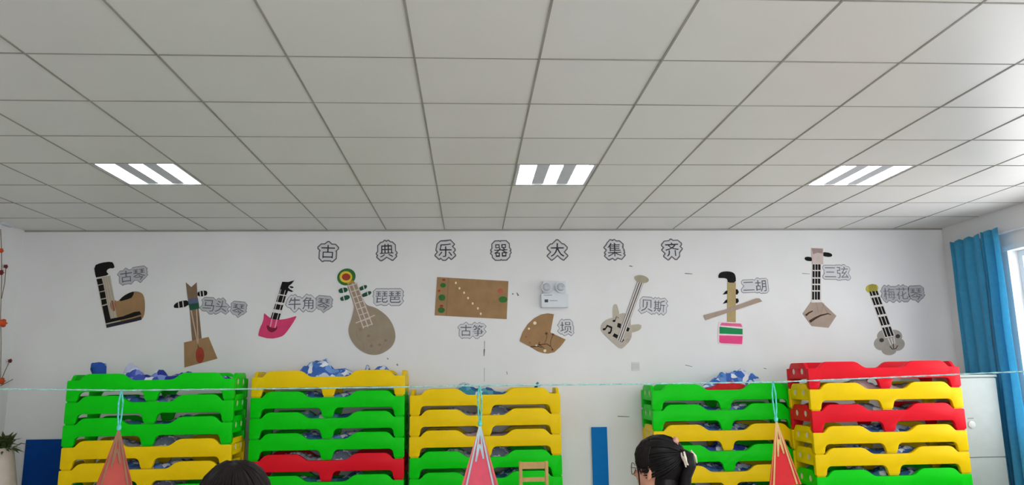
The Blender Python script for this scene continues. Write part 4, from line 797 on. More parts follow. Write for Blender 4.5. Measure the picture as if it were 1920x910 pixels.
# ------------------------------------------------------------------ emergency light, switch plate, blue wall panels
M_PLASTIC = mat('white_plastic', (214, 219, 224), rough=0.4, vary=0.02)
M_LENS = mat('lamp_lens', (176, 182, 188), rough=0.15, spec=0.6, vary=0.06, scale=60)
p = at(1039, 578, 0)
t = thing('emergency_light', 'white twin-head emergency light box on the wall right of the cardboard zither', 'emergency light', (p.x, 0, p.z))
def wb(x0, y0, x1, y1):
    a, b = at(x0, y1, 0), at(x1, y0, 0)
    return a.x - p.x, a.z - p.z, b.x - p.x, b.z - p.z
x0, z0, x1, z1 = wb(1014, 552, 1064, 578)
MB().box((x0, -.065, z0), (x1, 0, z1), bevel=.006).build('housing', M_PLASTIC, t, smooth=35)
x0, z0, x1, z1 = wb(1018, 528, 1060, 553)
MB().box((x0, -.03, z0), (x1, 0, z1), bevel=.005).build('upper_bracket', M_PLASTIC, t, smooth=35)
for cx in (1023.5, 1049.5):
    a = at(cx, 540.5, 0)
    h = MB().tube([(a.x - p.x, -.03, a.z - p.z), (a.x - p.x, -.06, a.z - p.z), (a.x - p.x, -.085, a.z - p.z)], [.034, .05, .052], 24).build('lamp_head', M_PLASTIC, t, smooth=35)
    MB().ball((a.x - p.x, -.083, a.z - p.z), (.044, .014, .044), 20, 8).build('lens', M_LENS, h, smooth=60)
for (xa, ya, xb, yb, nm, m_) in ((1020, 563, 1026.5, 568.5, 'indicator_panel', mat('dark_panel', (62, 66, 72))), (1029, 564.5, 1044, 566, 'printed_line', mat('grey_print', (150, 156, 164))), (1018, 554.5, 1034, 556, 'printed_line', mat('grey_print', (150, 156, 164)))):
    x0, z0, x1, z1 = wb(xa, ya, xb, yb)
    MB().box((x0, -.0665, z0), (x1, -.064, z1)).build(nm, m_, t)
p = at(1192, 695, 0)
t = thing('switch_plate', 'small white square switch plate on the wall above the fourth cot stack', 'wall switch', (p.x, 0, p.z))
MB().box((-.042, -.009, 0), (.042, 0, .084), bevel=.003).build('plate', mat('switch_plastic', (216, 217, 212), rough=.4, vary=.02), t, smooth=35)
for sx in (-.018, .018):
    MB().box((sx - .014, -.012, .016), (sx + .014, -.008, .068), bevel=.002).build('rocker', mat('switch_rocker', (208, 209, 204), rough=.35, vary=.02), t, smooth=35)
M_BLUE = mat('blue_panel', (0, 112, 186), rough=0.6, spec=.12, vary=0.04)
M_NAVY = mat('navy_panel', (0, 66, 146), rough=0.6, spec=.12, vary=0.05)
for (xa, xb, m_, lab) in ((at(1108, 801, 0).x, at(1137, 801, 0).x, M_BLUE, 'narrow bright blue upright board on the wall right of the small wooden chair'), (at(52, 824, 0).x, at(125, 824, 0).x, M_NAVY, 'wide dark blue board against the wall left of the leftmost cots')):
    zz = .985 if xa > 0 else .962
    t = thing('blue_board', lab, 'board', ((xa + xb) / 2, 0, 0))
    hw = (xb - xa) / 2
    MB().box((-hw, -.030, 0), (hw, -.016, zz), bevel=.002).build('board_face', m_, t)
    MB().box((-hw + .004, -.016, 0), (hw - .004, -.0152, zz - .004)).build('backing', mat('pale_board_edge', (150, 180, 196)), t)

# ------------------------------------------------------------------ stacked plastic cots
PITCH_Z = 0.187
CL, CW = 1.40, 0.46
def cot_mat(name, rgb):
    return mat(name, rgb, rough=0.42, spec=0.14, vary=0.03, scale=5, bump=0.02, bscale=30)
COT = {'G': ('green', cot_mat('green_plastic', (0, 204, 12))), 'Y': ('yellow', cot_mat('yellow_plastic', (238, 200, 0))), 'R': ('red', cot_mat('red_plastic', (224, 20, 38)))}
M_MAT = mat('cot_canvas', (52, 60, 76), rough=0.9, vary=0.2, scale=20)
P_ = PITCH_Z
f_ = CL
side_outline = round_poly([
    (0, P_, .011), (.071 * f_, P_, .012), (.108 * f_, P_ + .055, .035), (.318 * f_, P_ + .055, .035), (.375 * f_, P_ - .003, .03), (.625 * f_, P_ - .003, .03),
    (.682 * f_, P_ + .055, .035), (.892 * f_, P_ + .055, .035), (.929 * f_, P_, .012), (CL, P_, .011),
    (CL, .010, .014), (.934 * f_, .010, .014), (.925 * f_, .089, .040), (.548 * f_, .089, .040), (.534 * f_, .010, .014), (.466 * f_, .010, .014), (.452 * f_, .089, .040), (.075 * f_, .089, .040), (.066 * f_, .010, .014), (0, .010, .014)])
end_outline = round_poly([(.02, P_ - .004, .008), (.049, P_ - .004, .008), (.095, P_ + .050, .025), (CW - .095, P_ + .050, .025), (CW - .049, P_ - .004, .008), (CW - .02, P_ - .004, .008), (CW - .02, .092, .01), (.02, .092, .01)])
cot_mesh = {}
for k, (nm, m) in COT.items():
    def side(y0, y1):
        mb = MB().prism([side_outline], y0, y1, rim=.005)
        for xa, xb in ((.012, .085), (CL * .47, CL * .53), (CL - .085, CL - .012)):
            mb.box((xa, min(y0, y1) + .010, .0006), (xb, max(y0, y1) - .010, .02))
        return mb.mesh('side_panel', m, 42)
    fr = side(0, .045)
    bk = side(CW - .045, CW)
    holes = [ell(CW * .31, P_ - .028, .027, .027), ell(CW * .69, P_ - .028, .027, .027)]
    el = MB().prism([end_outline] + holes, .004, .034, axis='x', rim=.004).mesh('end_panel', m, 42)
    er = MB().prism([end_outline] + holes, CL - .034, CL - .004, axis='x', rim=.004).mesh('end_panel', m, 42)
    mt = MB().box((.034, .045, .108), (CL - .034, CW - .045, .122)).mesh('canvas_base', M_MAT)
    plugs = []
    for hx in (.008, CL - .030):
        for hy in (.31, .69):
            plugs.append(('hole_plug', MB().tube([(hx, CW * hy, P_ - .028), (hx + .022, CW * hy, P_ - .028)], .0262, 20).mesh('hole_plug', mat('pale_plug', (222, 206, 196), rough=.5, vary=.04), 40)))
    cot_mesh[k] = plugs + [('side_panel', fr), ('side_panel', bk), ('end_panel', el), ('end_panel', er), ('canvas_base', mt)]
foot_mesh = {}
def add_part(name, me, parent, loc=None):
    o = bpy.data.objects.new(name, me)
    COL.objects.link(o)
    o.parent = parent
    if loc: o.location = loc
    return o

BLUEW = quilt_mat('blue_white_print', [(72, 118, 190), (96, 140, 204), (200, 210, 226), (64, 104, 182), (226, 228, 232), (110, 152, 212)], 24)
NAVYW = quilt_mat('navy_white_print', [(66, 84, 170), (186, 192, 218), (44, 56, 140), (222, 222, 232), (120, 136, 200)], 18)
GREYW = quilt_mat('grey_white_print', [(150, 152, 160), (206, 204, 204), (110, 120, 140), (226, 222, 218), (130, 140, 160)], 18)
TEALW = quilt_mat('teal_white_print', [(60, 130, 150), (180, 200, 206), (50, 96, 140), (214, 220, 222), (90, 150, 170)], 18)
PINKW = quilt_mat('pinkish_white_print', [(206, 178, 178), (232, 224, 220), (190, 160, 166), (226, 210, 206)], 14)
QMATS = {'b': (BLUEW, 'blue and white'), 'n': (NAVYW, 'navy and white'), 'g': (GREYW, 'grey and white'), 't': (TEALW, 'teal and white'), 'p': (PINKW, 'pinkish white')}

def quilt_mesh(name, seed, m, bumps, x0=.06, x1=CL - .06, y0=.06, y1=CW - .06, base=.045, nx=90, ny=26, rough=.02, cap=None):
    """a crumpled quilt as a closed sheet: bumps are (x, y, sx, sy, height)"""
    vs, fs = [], []
    off = Vector((seed * 3.7, seed * 1.3, seed * 2.1))
    for j in range(ny + 1):
        for i in range(nx + 1):
            u, v = i / nx, j / ny
            x, y = x0 + (x1 - x0) * u, y0 + (y1 - y0) * v
            h = base
            for (bx, by, sx, sy, bh) in bumps:
                d = ((x - bx) / sx) ** 2 + ((y - by) / sy) ** 2
                h += bh * math.exp(-d * d * .8 - d * .4)
            q = Vector((x * 7, y * 9, 0)) + off
            h += rough * (1.1 * noise.noise(q) + .8 * abs(noise.noise(q * 2.1)) + .4 * noise.noise(q * 5.0)) * (1 + 2.2 * max(0, h - base) / .08)
            e = min(1, min(u, 1 - u) * 14, min(v, 1 - v) * 6)
            h = max(.004, h * (e * (2 - e)) ** .5)
            if cap: h = min(h, cap)
            jx = .010 * noise.noise(q * 3 + Vector((9, 0, 0)))
            jy = .010 * noise.noise(q * 3 + Vector((0, 9, 0)))
            vs.append((x + jx * e, y + jy * e, h))
    n0 = len(vs)
    for j in range(ny + 1):
        for i in range(nx + 1):
            p = vs[j * (nx + 1) + i]
            vs.append((p[0], p[1], 0.0))
    w = nx + 1
    for j in range(ny):
        for i in range(nx):
            a = j * w + i
            fs.append((a, a + 1, a + w + 1, a + w))
            fs.append((n0 + a, n0 + a + w, n0 + a + w + 1, n0 + a + 1))
    for i in range(nx):
        fs.append((i, n0 + i, n0 + i + 1, i + 1))
        a = ny * w + i
        fs.append((a, a + 1, n0 + a + 1, n0 + a))
    for j in range(ny):
        a = j * w
        fs.append((a, a + w, n0 + a + w, n0 + a))
        a = j * w + nx
        fs.append((a, n0 + a, n0 + a + w, a + w))
    return MB().add(vs, fs).mesh(name, m, 180)

rq = random.Random(11)
inner = {}
for key in QMATS:
    for s in range(2):
        b = [(rq.uniform(.3, .6), rq.uniform(.12, .3), rq.uniform(.1, .2), .16, rq.uniform(.02, .05)), (rq.uniform(.75, 1.1), rq.uniform(.12, .3), rq.uniform(.1, .25), .16, rq.uniform(.02, .05)),
             (rq.uniform(.55, .85), .12, .1, .1, rq.uniform(.01, .04))]
        inner[key, s] = quilt_mesh('cot_quilt', rq.random() * 10, QMATS[key][0], b, cap=.145, base=.06, rough=.018)

NTH = ['topmost', 'second from the top', 'third from the top', 'fourth from the top', 'fifth from the top', 'sixth from the top', 'seventh from the top', 'lowest of eight']
STACKS = [  # front-left corner px at the leg bottom of the top cot, depth, colours from the top, quilts, name, turn
    (122, 756, -.88, 'GGGYYGYG', 'gbtgbgbg', 'leftmost stack', 2.0),
    (470, 747, -.52, 'YGGGRGYG', '-btbgtbg', 'second stack from left', 0),
    (768, 781, -.52, 'YYYGGYG', '-gpgtbg', 'middle stack', 0),
    (1224, 771, -.52, 'GGYGYGY', '-bbnbtg', 'fourth stack from left', 0),
    (1518, 731, -1.02, 'RYRYYGGY', '-pgbbtgb', 'rightmost stack', 0),
]
stack_pos = []
for si, (px, py, Y, cols, quilts, sname, turn) in enumerate(STACKS):
    n = len(cols)
    zb = at(px, py, Y).z - PITCH_Z * (n - 1)
    X = at(px, py, Y).x
    stack_pos.append((X, Y, zb + PITCH_Z * (n - 1), turn))
    rs = random.Random(si + 40)
    for k in range(n):
        z = zb + PITCH_Z * (n - 1 - k)
        key = cols[k]
        dx, dy = (rs.uniform(-.002, .002), rs.uniform(-.002, .002)) if k else (0, 0)
        t = thing('stacking_cot', '%s plastic cot, %s in the %s' % (COT[key][0], NTH[k] if not (k == n - 1) else 'lowest', sname), 'cot', (X + dx, Y + dy, z), R(turn), 'plastic cots in five stacks')
        for pn, me in cot_mesh[key]:
            add_part(pn, me, t)
        if k == n - 1:
            fk = round(zb, 3)
            for fx in (.05, CL / 2, CL - .05):
                for fy in (.0225, CW - .0225):
                    MB().tube([(fx, fy, -zb), (fx, fy, .004)], .017, 12).build('foot_pad', mat('rubber_foot', (40, 40, 42), vary=.1), t, smooth=40)
        q = quilts[k]
        if q != '-' and k > 0:
            o = bpy.data.objects.new('cot_quilt', inner[q, (k + si) % 2])
            COL.objects.link(o)
            o.location = (X + dx, Y + dy, z + .1235)
            o.rotation_euler = (0, 0, R(turn))
            tag(o, '%s quilt in cot %s of %s' % (QMATS[q][1], (NTH[k] if k < n - 1 else 'lowest').replace('from the top', 'from top'), sname), 'quilt', 'quilts inside the stacked cots')

def top_bump(si, px, py, sx, sy=.10, by=.16):
    """a bump of the quilt in the top cot whose crest is seen at (px, py)"""
    X, Y, z, t = stack_pos[si]
    p = at(px, py, Y + by)
    return (p.x - X, by, sx, sy, p.z - (z + .122) - .075)
def top_quilt(si, seed, m, bumps, label, base=.075, rough=.011, **kw):
    X, Y, z, t = stack_pos[si]
    o = bpy.data.objects.new('cot_quilt', quilt_mesh('cot_quilt', seed, m, bumps, base=base, rough=rough, nx=130, ny=34, **kw))
    COL.objects.link(o)
    o.location = (X, Y, z + .1235)
    o.rotation_euler = (0, 0, R(t))
    tag(o, label, 'quilt', 'quilts heaped in the top cots')
top_quilt(0, 1.2, NAVYW, [top_bump(0, 226, 692, .07), top_bump(0, 250, 698, .08), top_bump(0, 300, 699, .06), top_bump(0, 345, 701, .12), top_bump(0, 260, 702, .12)], 'crumpled navy and white quilt showing over the edge of the leftmost stack', x0=.385)
top_quilt(1, 2.4, BLUEW, [top_bump(1, 602, 677, .10, .12), top_bump(1, 575, 690, .08), top_bump(1, 640, 694, .10), top_bump(1, 712, 687, .09), top_bump(1, 688, 688, .03)], 'heaped blue and white quilt on top of the second stack from the left')
top_quilt(2, 3.1, TEALW, [top_bump(2, 872, 722, .09), top_bump(2, 905, 730, .10), top_bump(2, 1007, 722, .03)], 'pale teal and white quilt on top of the middle stack')
top_quilt(3, 4.9, BLUEW, [top_bump(3, 1384, 697, .25, .13, .2), top_bump(3, 1330, 722, .08, .1, .2)], 'heaped blue and white quilt above the red cloth on the fourth stack', y0=.15, x0=.25, x1=1.15)
X, Y, z, t = stack_pos[3]
xa, xb = at(1330, 730, Y).x - X, at(1422, 730, Y).x - X
o = bpy.data.objects.new('folded_cloth', quilt_mesh('folded_cloth', 8.8, mat('red_cloth', (196, 24, 30), rough=.85, vary=.15), [((xa + xb) / 2, .1, .16, .06, .05)], x0=xa - .03, x1=xb + .03, y0=.052, y1=.14, base=.075, nx=60, ny=12, rough=.012))
COL.objects.link(o)
o.location = (X, Y, z + .1235)
tag(o, 'folded red cloth under the blue quilt on top of the fourth stack', 'cloth')
# the stiff blue bundle standing up on the leftmost stack
X, Y, z, t = stack_pos[0]
p = at(190, 704, Y + .2)
mb = MB().tube([(p.x + .03, Y + .2, z + .150), (p.x - .005, Y + .2, p.z - .01), (p.x - .035, Y + .21, p.z + .07), (p.x - .035, Y + .21, p.z + .105)], [.05, .056, .066, .06], 14)
mb.v = [(a + .014 * noise.noise(Vector((a * 22, b * 22, c * 22))), b + .5 * (Y + .2 - b) + .014 * noise.noise(Vector((a * 22 + 5, b * 22, c * 22))), c + .02 * noise.noise(Vector((a * 26, b * 22 + 8, c * 22)))) for a, b, c in mb.v]
o = shift(mb, (p.x, Y + .2, z + .150)).build('rolled_blanket', quilt_mat('blue_plain_print', [(36, 70, 150), (52, 92, 172), (44, 80, 160), (120, 148, 196)], 9), None, smooth=180, loc=(p.x, Y + .2, z + .150))
tag(o, 'small blue rolled blanket end standing up at the left of the leftmost stack', 'blanket')

# ------------------------------------------------------------------ white cabinet in the right corner
M_CAB = mat('cabinet_white', (170, 180, 177), rough=0.45, vary=0.03)
xa, xb = 4.10, at(1868, 703, -.85).x
hz = at(1850, 703, -.85).z
t = thing('white_cabinet', 'plain white cabinet standing in the corner between the rightmost cots and the blue curtain', 'cabinet', ((xa + xb) / 2, -.45, 0))
hw = (xb - xa) / 2
MB().box((-hw, -.37, .04), (hw, .42, hz - .02), bevel=.004).build('body', M_CAB, t, smooth=35)
MB().box((-hw - .004, -.40, hz - .02), (hw + .006, .425, hz), bevel=.004).build('top', M_CAB, t, smooth=35)
MB().box((-hw + .03, -.33, 0), (hw - .03, .38, .04)).build('plinth', mat('cabinet_plinth', (120, 124, 124)), t)
zs = at(1860, 858, -.85).z
for (za, zb2, hx, hz2) in ((zs + .003, hz - .03, at(1823, 797, -.85), 0), (.06, zs - .003, None, 0)):
    d = MB().box((-hw + .004, -.392, za), (hw - .004, -.372, zb2), bevel=.003).build('door', M_CAB, t, smooth=35)
    if hx is not None:
        MB().tube([(hx.x - (xa + xb) / 2, -.392, hx.z), (hx.x - (xa + xb) / 2, -.398, hx.z), (hx.x - (xa + xb) / 2, -.401, hx.z)], [.034, .034, .028], 24).build('round_handle', mat('handle_grey', (196, 202, 200), rough=.4), d, smooth=35)
        MB().box((hx.x - (xa + xb) / 2 - .03, -.3945, hx.z + .055), (hx.x - (xa + xb) / 2 + .025, -.391, hx.z + .061)).build('label_slot', mat('slot_grey', (120, 124, 124)), d)

# ------------------------------------------------------------------ curtain on the window wall
def curtain_mat():
    m = mat('curtain_blue', (80, 174, 212), rough=0.75, spec=0.2, vary=0.12, scale=30, bump=0.15, bscale=220, sheen=.2)
    nt = m.node_tree
    b = nt.nodes['Principled BSDF']
    tl = nt.nodes.new('ShaderNodeBsdfTranslucent')
    tl.inputs['Color'].default_value = (*lin((90, 206, 236)), 1)
    mx = nt.nodes.new('ShaderNodeMixShader')
    mx.inputs[0].default_value = 0.44
    nt.links.new(b.outputs[0], mx.inputs[1])
    nt.links.new(tl.outputs[0], mx.inputs[2])
    nt.links.new(mx.outputs[0], nt.nodes['Material Output'].inputs['Surface'])
    return m
CX = 4.63
def curtain_part(name, ya, yb, z0, z1, folds, amp, seed, m, parent, lean=0.0):
    nx, nz = 120, 24
    vs, fs = [], []
    for j in range(nz + 1):
        v = j / nz
        zz = z0 + (z1 - z0) * v
        for i in range(nx + 1):
            u = i / nx
            y = ya + (yb - ya) * u + lean * (1 - v) * (u - .2)
            a = amp * (1.0 - .35 * v)
            x = CX + a * math.sin(u * folds * 2 * math.pi + .5 * noise.noise(Vector((u * 3, v * 2, seed)))) + .012 * noise.noise(Vector((u * 6, v * 4, seed + 3)))
            top = -.022 * abs(math.sin(u * folds * math.pi)) if j == nz else 0
            vs.append((x, y, zz + top))
    for j in range(nz):
        for i in range(nx):
            a = j * (nx + 1) + i
            fs.append((a, a + 1, a + nx + 2, a + nx + 1))
    o = MB().add(vs, fs).build(name, m, parent, smooth=180)
    md = o.modifiers.new('thickness', 'SOLIDIFY')
    md.thickness = .003
    return o
MC = curtain_mat()
zt = at_x(1850, 434, CX).z
yl, ym, yr = at_x(1780, 450, CX).y, at_x(1838, 440, CX).y, at_x(1872, 440, CX).y
t = thing('window_curtain', 'long blue curtain gathered at the left side of the bright window', 'curtain')
curtain_part('curtain_panel', yl, ym + .02, .18, zt, 3.0, .030, 1, MC, t)
curtain_part('curtain_panel', ym, yr, .18, zt + .01, 2.0, .045, 6, MC, t, lean=-.03)
t = thing('curtain_rod', 'thin white curtain rod along the top of the window wall', 'curtain rod')
MB().tube([(CX + .078, -.12, zt - .035), (CX + .078, -3.3, zt - .035)], .012, 12).build('rod', M_FRAME, t, smooth=40)
for y in (-.2, -1.6, -3.2):
    MB().box((CX + .066, y - .012, zt - .047), (X_RIGHT, y + .012, zt - .023)).build('bracket', M_FRAME, t)

# ------------------------------------------------------------------ left corner: vine, sensor box, plant
M_STEM = mat('vine_stem', (120, 96, 70), rough=.8, vary=.2)
M_FLR = mat('dark_red_bud', (112, 30, 30), rough=.7, vary=.2)
M_FLO = mat('orange_flower', (214, 84, 30), rough=.7, vary=.15)
p0 = at_x(3, 450, X_LEFT + .03)
t = thing('hanging_flower_vine', 'thin artificial vine with small red and orange buds hanging in the far left corner', 'vine', tuple(p0))
def lp(px, py):
    return tuple(at_x(px, py, X_LEFT + .03) - p0)
for path in ([(1, 430), (3, 470), (3, 530), (1, 590), (2, 640), (1, 720)], [(3, 560), (9, 530), (11, 503)], [(1, 716), (10, 695), (18, 678)], [(1, 724), (18, 715), (32, 707)]):
    MB().tube([lp(*q) for q in path], .0035, 6).build('stem', M_STEM, t, smooth=60)
for (x, y, r, m_) in ((11, 500, .017, M_FLR), (2, 511, .022, M_FLR), (5, 606, .034, M_FLO), (19, 677, .017, M_FLR), (33, 706, .019, M_FLR), (3, 715, .028, M_FLO), (2, 470, .02, M_FLO)):
    c = lp(x, y)
    MB().ball(c, (r * .8, r * 1.5, r), 14, 10, fn=lambda d: 1 + .22 * math.cos(5 * math.atan2(d.z, d.y))).build('flower_bud', m_, t, smooth=180)
p = at_x(8, 424, X_LEFT)
t = thing('sensor_box', 'tiny white wall box with two dark holes under the ceiling at far left', 'sensor', (X_LEFT, p.y, p.z))
MB().box((0, -.075, 0), (.05, .075, .085), bevel=.008).build('housing', M_PLASTIC, t, smooth=35)
for sy in (-.032, .032):
    MB().tube([(.0495, sy, .045), (.053, sy, .045)], .014, 14).build('hole_ring', BLACK, t)
for sx in (.012, .036):
    MB().tube([(sx, -.0745, .045), (sx, -.078, .045)], .009, 14).build('hole_ring', BLACK, t)
M_POT = mat('cream_vase', (206, 192, 178), rough=.4, vary=.06)
M_LEAF = mat('dry_green_leaves', (66, 82, 36), rough=.7, vary=.35, scale=10)
p = at(6, 840, -.6)
t = thing('potted_plant', 'bushy dark green plant in a cream vase standing at the far left corner', 'plant', (p.x, -.6, 0))
zr = p.z
MB().tube([(0, 0, z) for z in (0, .02, zr * .3, zr * .55, zr * .8, zr - .03, zr)], [.11, .12, .15, .15, .11, .085, .10], 28).build('vase', M_POT, t, smooth=50)
lv = MB(); rl = random.Random(5)
for k in range(130):
    a = rl.uniform(0, 2 * math.pi); el_ = rl.uniform(.1, 1.5); L = rl.uniform(.10, .24)
    d = Vector((math.cos(a) * math.cos(el_), math.sin(a) * math.cos(el_), math.sin(el_)))
    b0 = Vector((rl.uniform(-.04, .04), rl.uniform(-.04, .04), zr - .03))
    w = d.cross(Vector((0, 0, 1))); w = (w if w.length > .1 else Vector((1, 0, 0))).normalized() * L * .09
    m0, tip = b0 + d * L * .6, b0 + d * L + Vector((0, 0, -.05 * L / .2))
    n_ = w.cross(d).normalized() * .004
    lv.add([b0, m0 + w, tip, m0 - w, m0 + n_ * 2], [(0, 1, 4), (1, 2, 4), (2, 3, 4), (3, 0, 4), (0, 3, 2, 1)])
lv.build('foliage', M_LEAF, t)

# ------------------------------------------------------------------ small wooden chair in front of the middle stack
M_WOOD = mat('chair_wood', (198, 158, 96), rough=.5, vary=.15, scale=8)
Yc = -1.25
pa, pb, pt = at(973, 866, Yc), at(1028, 866, Yc), at(1000, 866, Yc)
w = pb.x - pa.x; h = pt.z
t = thing('child_chair', 'small light wooden children\'s chair with slatted back before the middle cot stack', 'chair', ((pa.x + pb.x) / 2, Yc, 0))
bz = .028
for s in (-1, 1):
    xx = s * (w / 2 - bz / 2)
    MB().box((xx - bz / 2, 0, 0), (xx + bz / 2, .03, h), bevel=.005).build('back_post', M_WOOD, t, smooth=35)
    MB().box((xx - bz / 2, .27, 0), (xx + bz / 2, .30, .32), bevel=.004).build('front_leg', M_WOOD, t, smooth=35)
    MB().box((xx - .010, .03, .12), (xx + .010, .27, .15), bevel=.003).build('side_rail', M_WOOD, t, smooth=35)
q = lambda y: at(1000, y, Yc).z
for (ya, yb) in ((867, 880), (896, 904), (918, 926)):
    MB().box((-w / 2 + bz, .004, q(yb)), (w / 2 - bz, .024, q(ya)), bevel=.003).build('back_slat', M_WOOD, t, smooth=35)
MB().box((-w / 2 - .01, .03, .32), (w / 2 + .01, .32, .345), bevel=.006).build('seat', M_WOOD, t, smooth=35)

# ------------------------------------------------------------------ yarn line across the room with paper pennants
YS = -3.5
M_YARN2 = mat('turquoise_yarn', (96, 204, 196), rough=.9, vary=.25, scale=60)
M_YARN = mat('cyan_yarn', (160, 206, 200), rough=.9, vary=.25, scale=60)
path = [(X_LEFT, 0, 0)]
pts = []
l0, r0 = at(0, 730, YS), at(1919, 697, YS)
anchors = [(0, 730), (110, 731), (228, 732.5), (460, 730), (700, 727), (899, 723.5), (1100, 721.5), (1300, 719), (1450, 717), (1600, 711), (1760, 704), (1919, 697)]
ap = [at(x, y, YS) for x, y in anchors]
ap = [ap[0] + (ap[0] - ap[1]) * ((ap[0].x - X_LEFT) / (ap[1].x - ap[0].x))] + ap
ap.append(Vector((X_RIGHT, YS, ap[-1].z + .03)))
fine = []
for a, b in zip(ap[:-1], ap[1:]):
    k = max(2, int((b - a).length / .04))
    fine += [a.lerp(b, i / k) for i in range(k)]
fine.append(ap[-1])
yarn = MB()
for ph in (0, math.pi):
    yarn.tube([p + Vector((0, math.cos(i * 1.5 + ph), math.sin(i * 1.5 + ph))) * .0022 for i, p in enumerate(fine)], .0027, 5)
tag(yarn.build('yarn_line', M_YARN, None, smooth=180), 'thin pale cyan yarn line stretched across the room in front of the cots', 'yarn line')
P_PINK = mat('pennant_pink', (222, 84, 104), rough=.75, vary=.08)
P_RED = mat('pennant_red', (206, 34, 40), rough=.75, vary=.08)
P_BROWN = mat('pennant_brown_red', (176, 84, 62), rough=.75, vary=.12)
RIB_C = mat('pale_blue_ribbon', (176, 204, 208), rough=.8, vary=.1)
RIB_T = mat('tan_ribbon', (206, 172, 108), rough=.8, vary=.12)
RIB_B = mat('brown_ribbon', (150, 110, 84), rough=.8, vary=.12)
for (kx, ky, tx, ty, lx, rx, turn, face, rim_m, rib, lab) in (
        (228, 733, 223, 804, 190, 243, 38, mat('pennant_coral', (190, 76, 64), vary=.1), P_BROWN, RIB_B, 'brownish red paper pennant hanging turned sideways before the leftmost cots'),
        (899, 724, 900, 796, 867, 936, 0, P_PINK, P_PINK, RIB_C, 'pink paper pennant with pale blue zigzag ribbon hanging before the middle cots'),
        (1449, 717, 1455, 788, 1428, 1489, 0, P_RED, P_RED, RIB_T, 'bright red paper pennant with tan zigzag ribbon hanging before the fourth cot stack')):
    top = at(tx, ty, YS)
    bl, br = at(lx, 910, YS), at(rx, 910, YS)
    slope = (br.x - bl.x) / (top.z - bl.z) / max(.82, math.cos(R(turn)))
    H = .34
    Wd = slope * H
    kz = at(kx, ky, YS)
    tilt = math.atan2((bl.x + br.x) / 2 - top.x, top.z - bl.z)
    t = thing('paper_pennant', lab, 'pennant', (top.x, YS, top.z), R(turn), 'paper pennants on the yarn line')
    t.rotation_euler = (0, tilt, R(turn))
    # folded paper: a shallow pyramid, broad face to the viewer
    dp = .045
    MB().add([(0, 0, 0), (-Wd / 2, -dp * .4, -H), (Wd / 2, -dp * .4, -H), (0, dp, -H)], [(0, 1, 2), (0, 2, 3), (0, 3, 1), (1, 3, 2)]).build('paper_body', [face], t)
    def on(u, v):      # a point on the front face: v from the tip down, u from -1 to 1
        return (u * Wd / 2 * v, -dp * .4 * v - .0018, -H * v)
    def ribbon(name, a, b, wd, m_):
        A_, B2 = Vector(on(*a)), Vector(on(*b))
        d = (B2 - A_).normalized(); n_ = Vector((d.z, 0, -d.x)) * wd / 2
        mb = MB()
        f = Vector((0, -.0015, 0))
        mb.add([A_ + n_, B2 + n_, B2 - n_, A_ - n_, A_ + n_ + f, B2 + n_ + f, B2 - n_ + f, A_ - n_ + f], [(0, 1, 2, 3), (4, 7, 6, 5), (0, 4, 5, 1), (1, 5, 6, 2), (2, 6, 7, 3), (3, 7, 4, 0)])
        return mb.build(name, m_, t)
    ribbon('edge_ribbon', (-.72, .02), (-.72, .99), .009, rib)
    ribbon('edge_ribbon', (.72, .02), (.72, .99), .009, rib)
    zz = [(0, .06), (-.36, .56), (-.02, .30), (.34, .52), (.05, .06)]
    for a, b in zip(zz[:-1], zz[1:]):
        ribbon('zigzag_ribbon', a, b, .008, rib)
    if rim_m is not face or True:
        for sx in (-1, 1):
            ribbon('paper_border', (sx * .93, .03), (sx * .93, .995), .007, rim_m if rim_m is P_BROWN else mat('pennant_edge_tan' if rib is RIB_T else 'pennant_edge_pink', (202, 104, 66) if rib is RIB_T else (226, 112, 100), vary=.1))
    # yarn loop the pennant hangs on
    inv = t.rotation_euler.to_matrix().inverted()
    kl = inv @ (kz - top)
    lo = MB()
    for ph in (0, 1):
        sgn = -1 if ph else 1
        lo.tube([(0, 0, -.006), Vector((sgn * .008, 0, 0)) + kl * .3, Vector((sgn * .010, 0, 0)) + kl * .7, kl + Vector((0, 0, .004))], .0045, 6)
    lo.ball((0, 0, .004), (.012, .010, .016), 10, 8)
    lo.build('yarn_loop', M_YARN2, t, smooth=60)

# ------------------------------------------------------------------ people
SKIN = mat('skin', (208, 152, 124), rough=.5, spec=.35, vary=.05, scale=18)
HAIR = mat('black_hair', (13, 10, 10), rough=.45, spec=.22, vary=.35, scale=40)
HAIR2 = mat('dark_brown_hair', (20, 13, 11), rough=.5, spec=.18, vary=.35, scale=40)

def union_mesh(mb, name, m, voxel, smooth_it=2):
    """closed overlapping shapes fused into one continuous skin"""
    o = mb.build('tmp', m)
    r = o.modifiers.new('fuse', 'REMESH'); r.mode = 'VOXEL'; r.voxel_size = voxel; r.use_smooth_shade = True
    s = o.modifiers.new('soften', 'SMOOTH'); s.factor = .5; s.iterations = smooth_it
    bpy.context.view_layer.update()
    dg = bpy.context.evaluated_depsgraph_get()
    me = bpy.data.meshes.new_from_object(o.evaluated_get(dg))
    me.name = name
    old = o.data
    bpy.data.objects.remove(o); bpy.data.meshes.remove(old)
    for p in me.polygons:
        p.use_smooth = True
    return me

def limb(mb, pts, rad, n=14):
    """a tapering limb with rounded ends"""
    mb.tube(pts, rad, n)
    mb.ball(pts[0], rad[0], n, 8); mb.ball(pts[-1], rad[-1], n, 8)

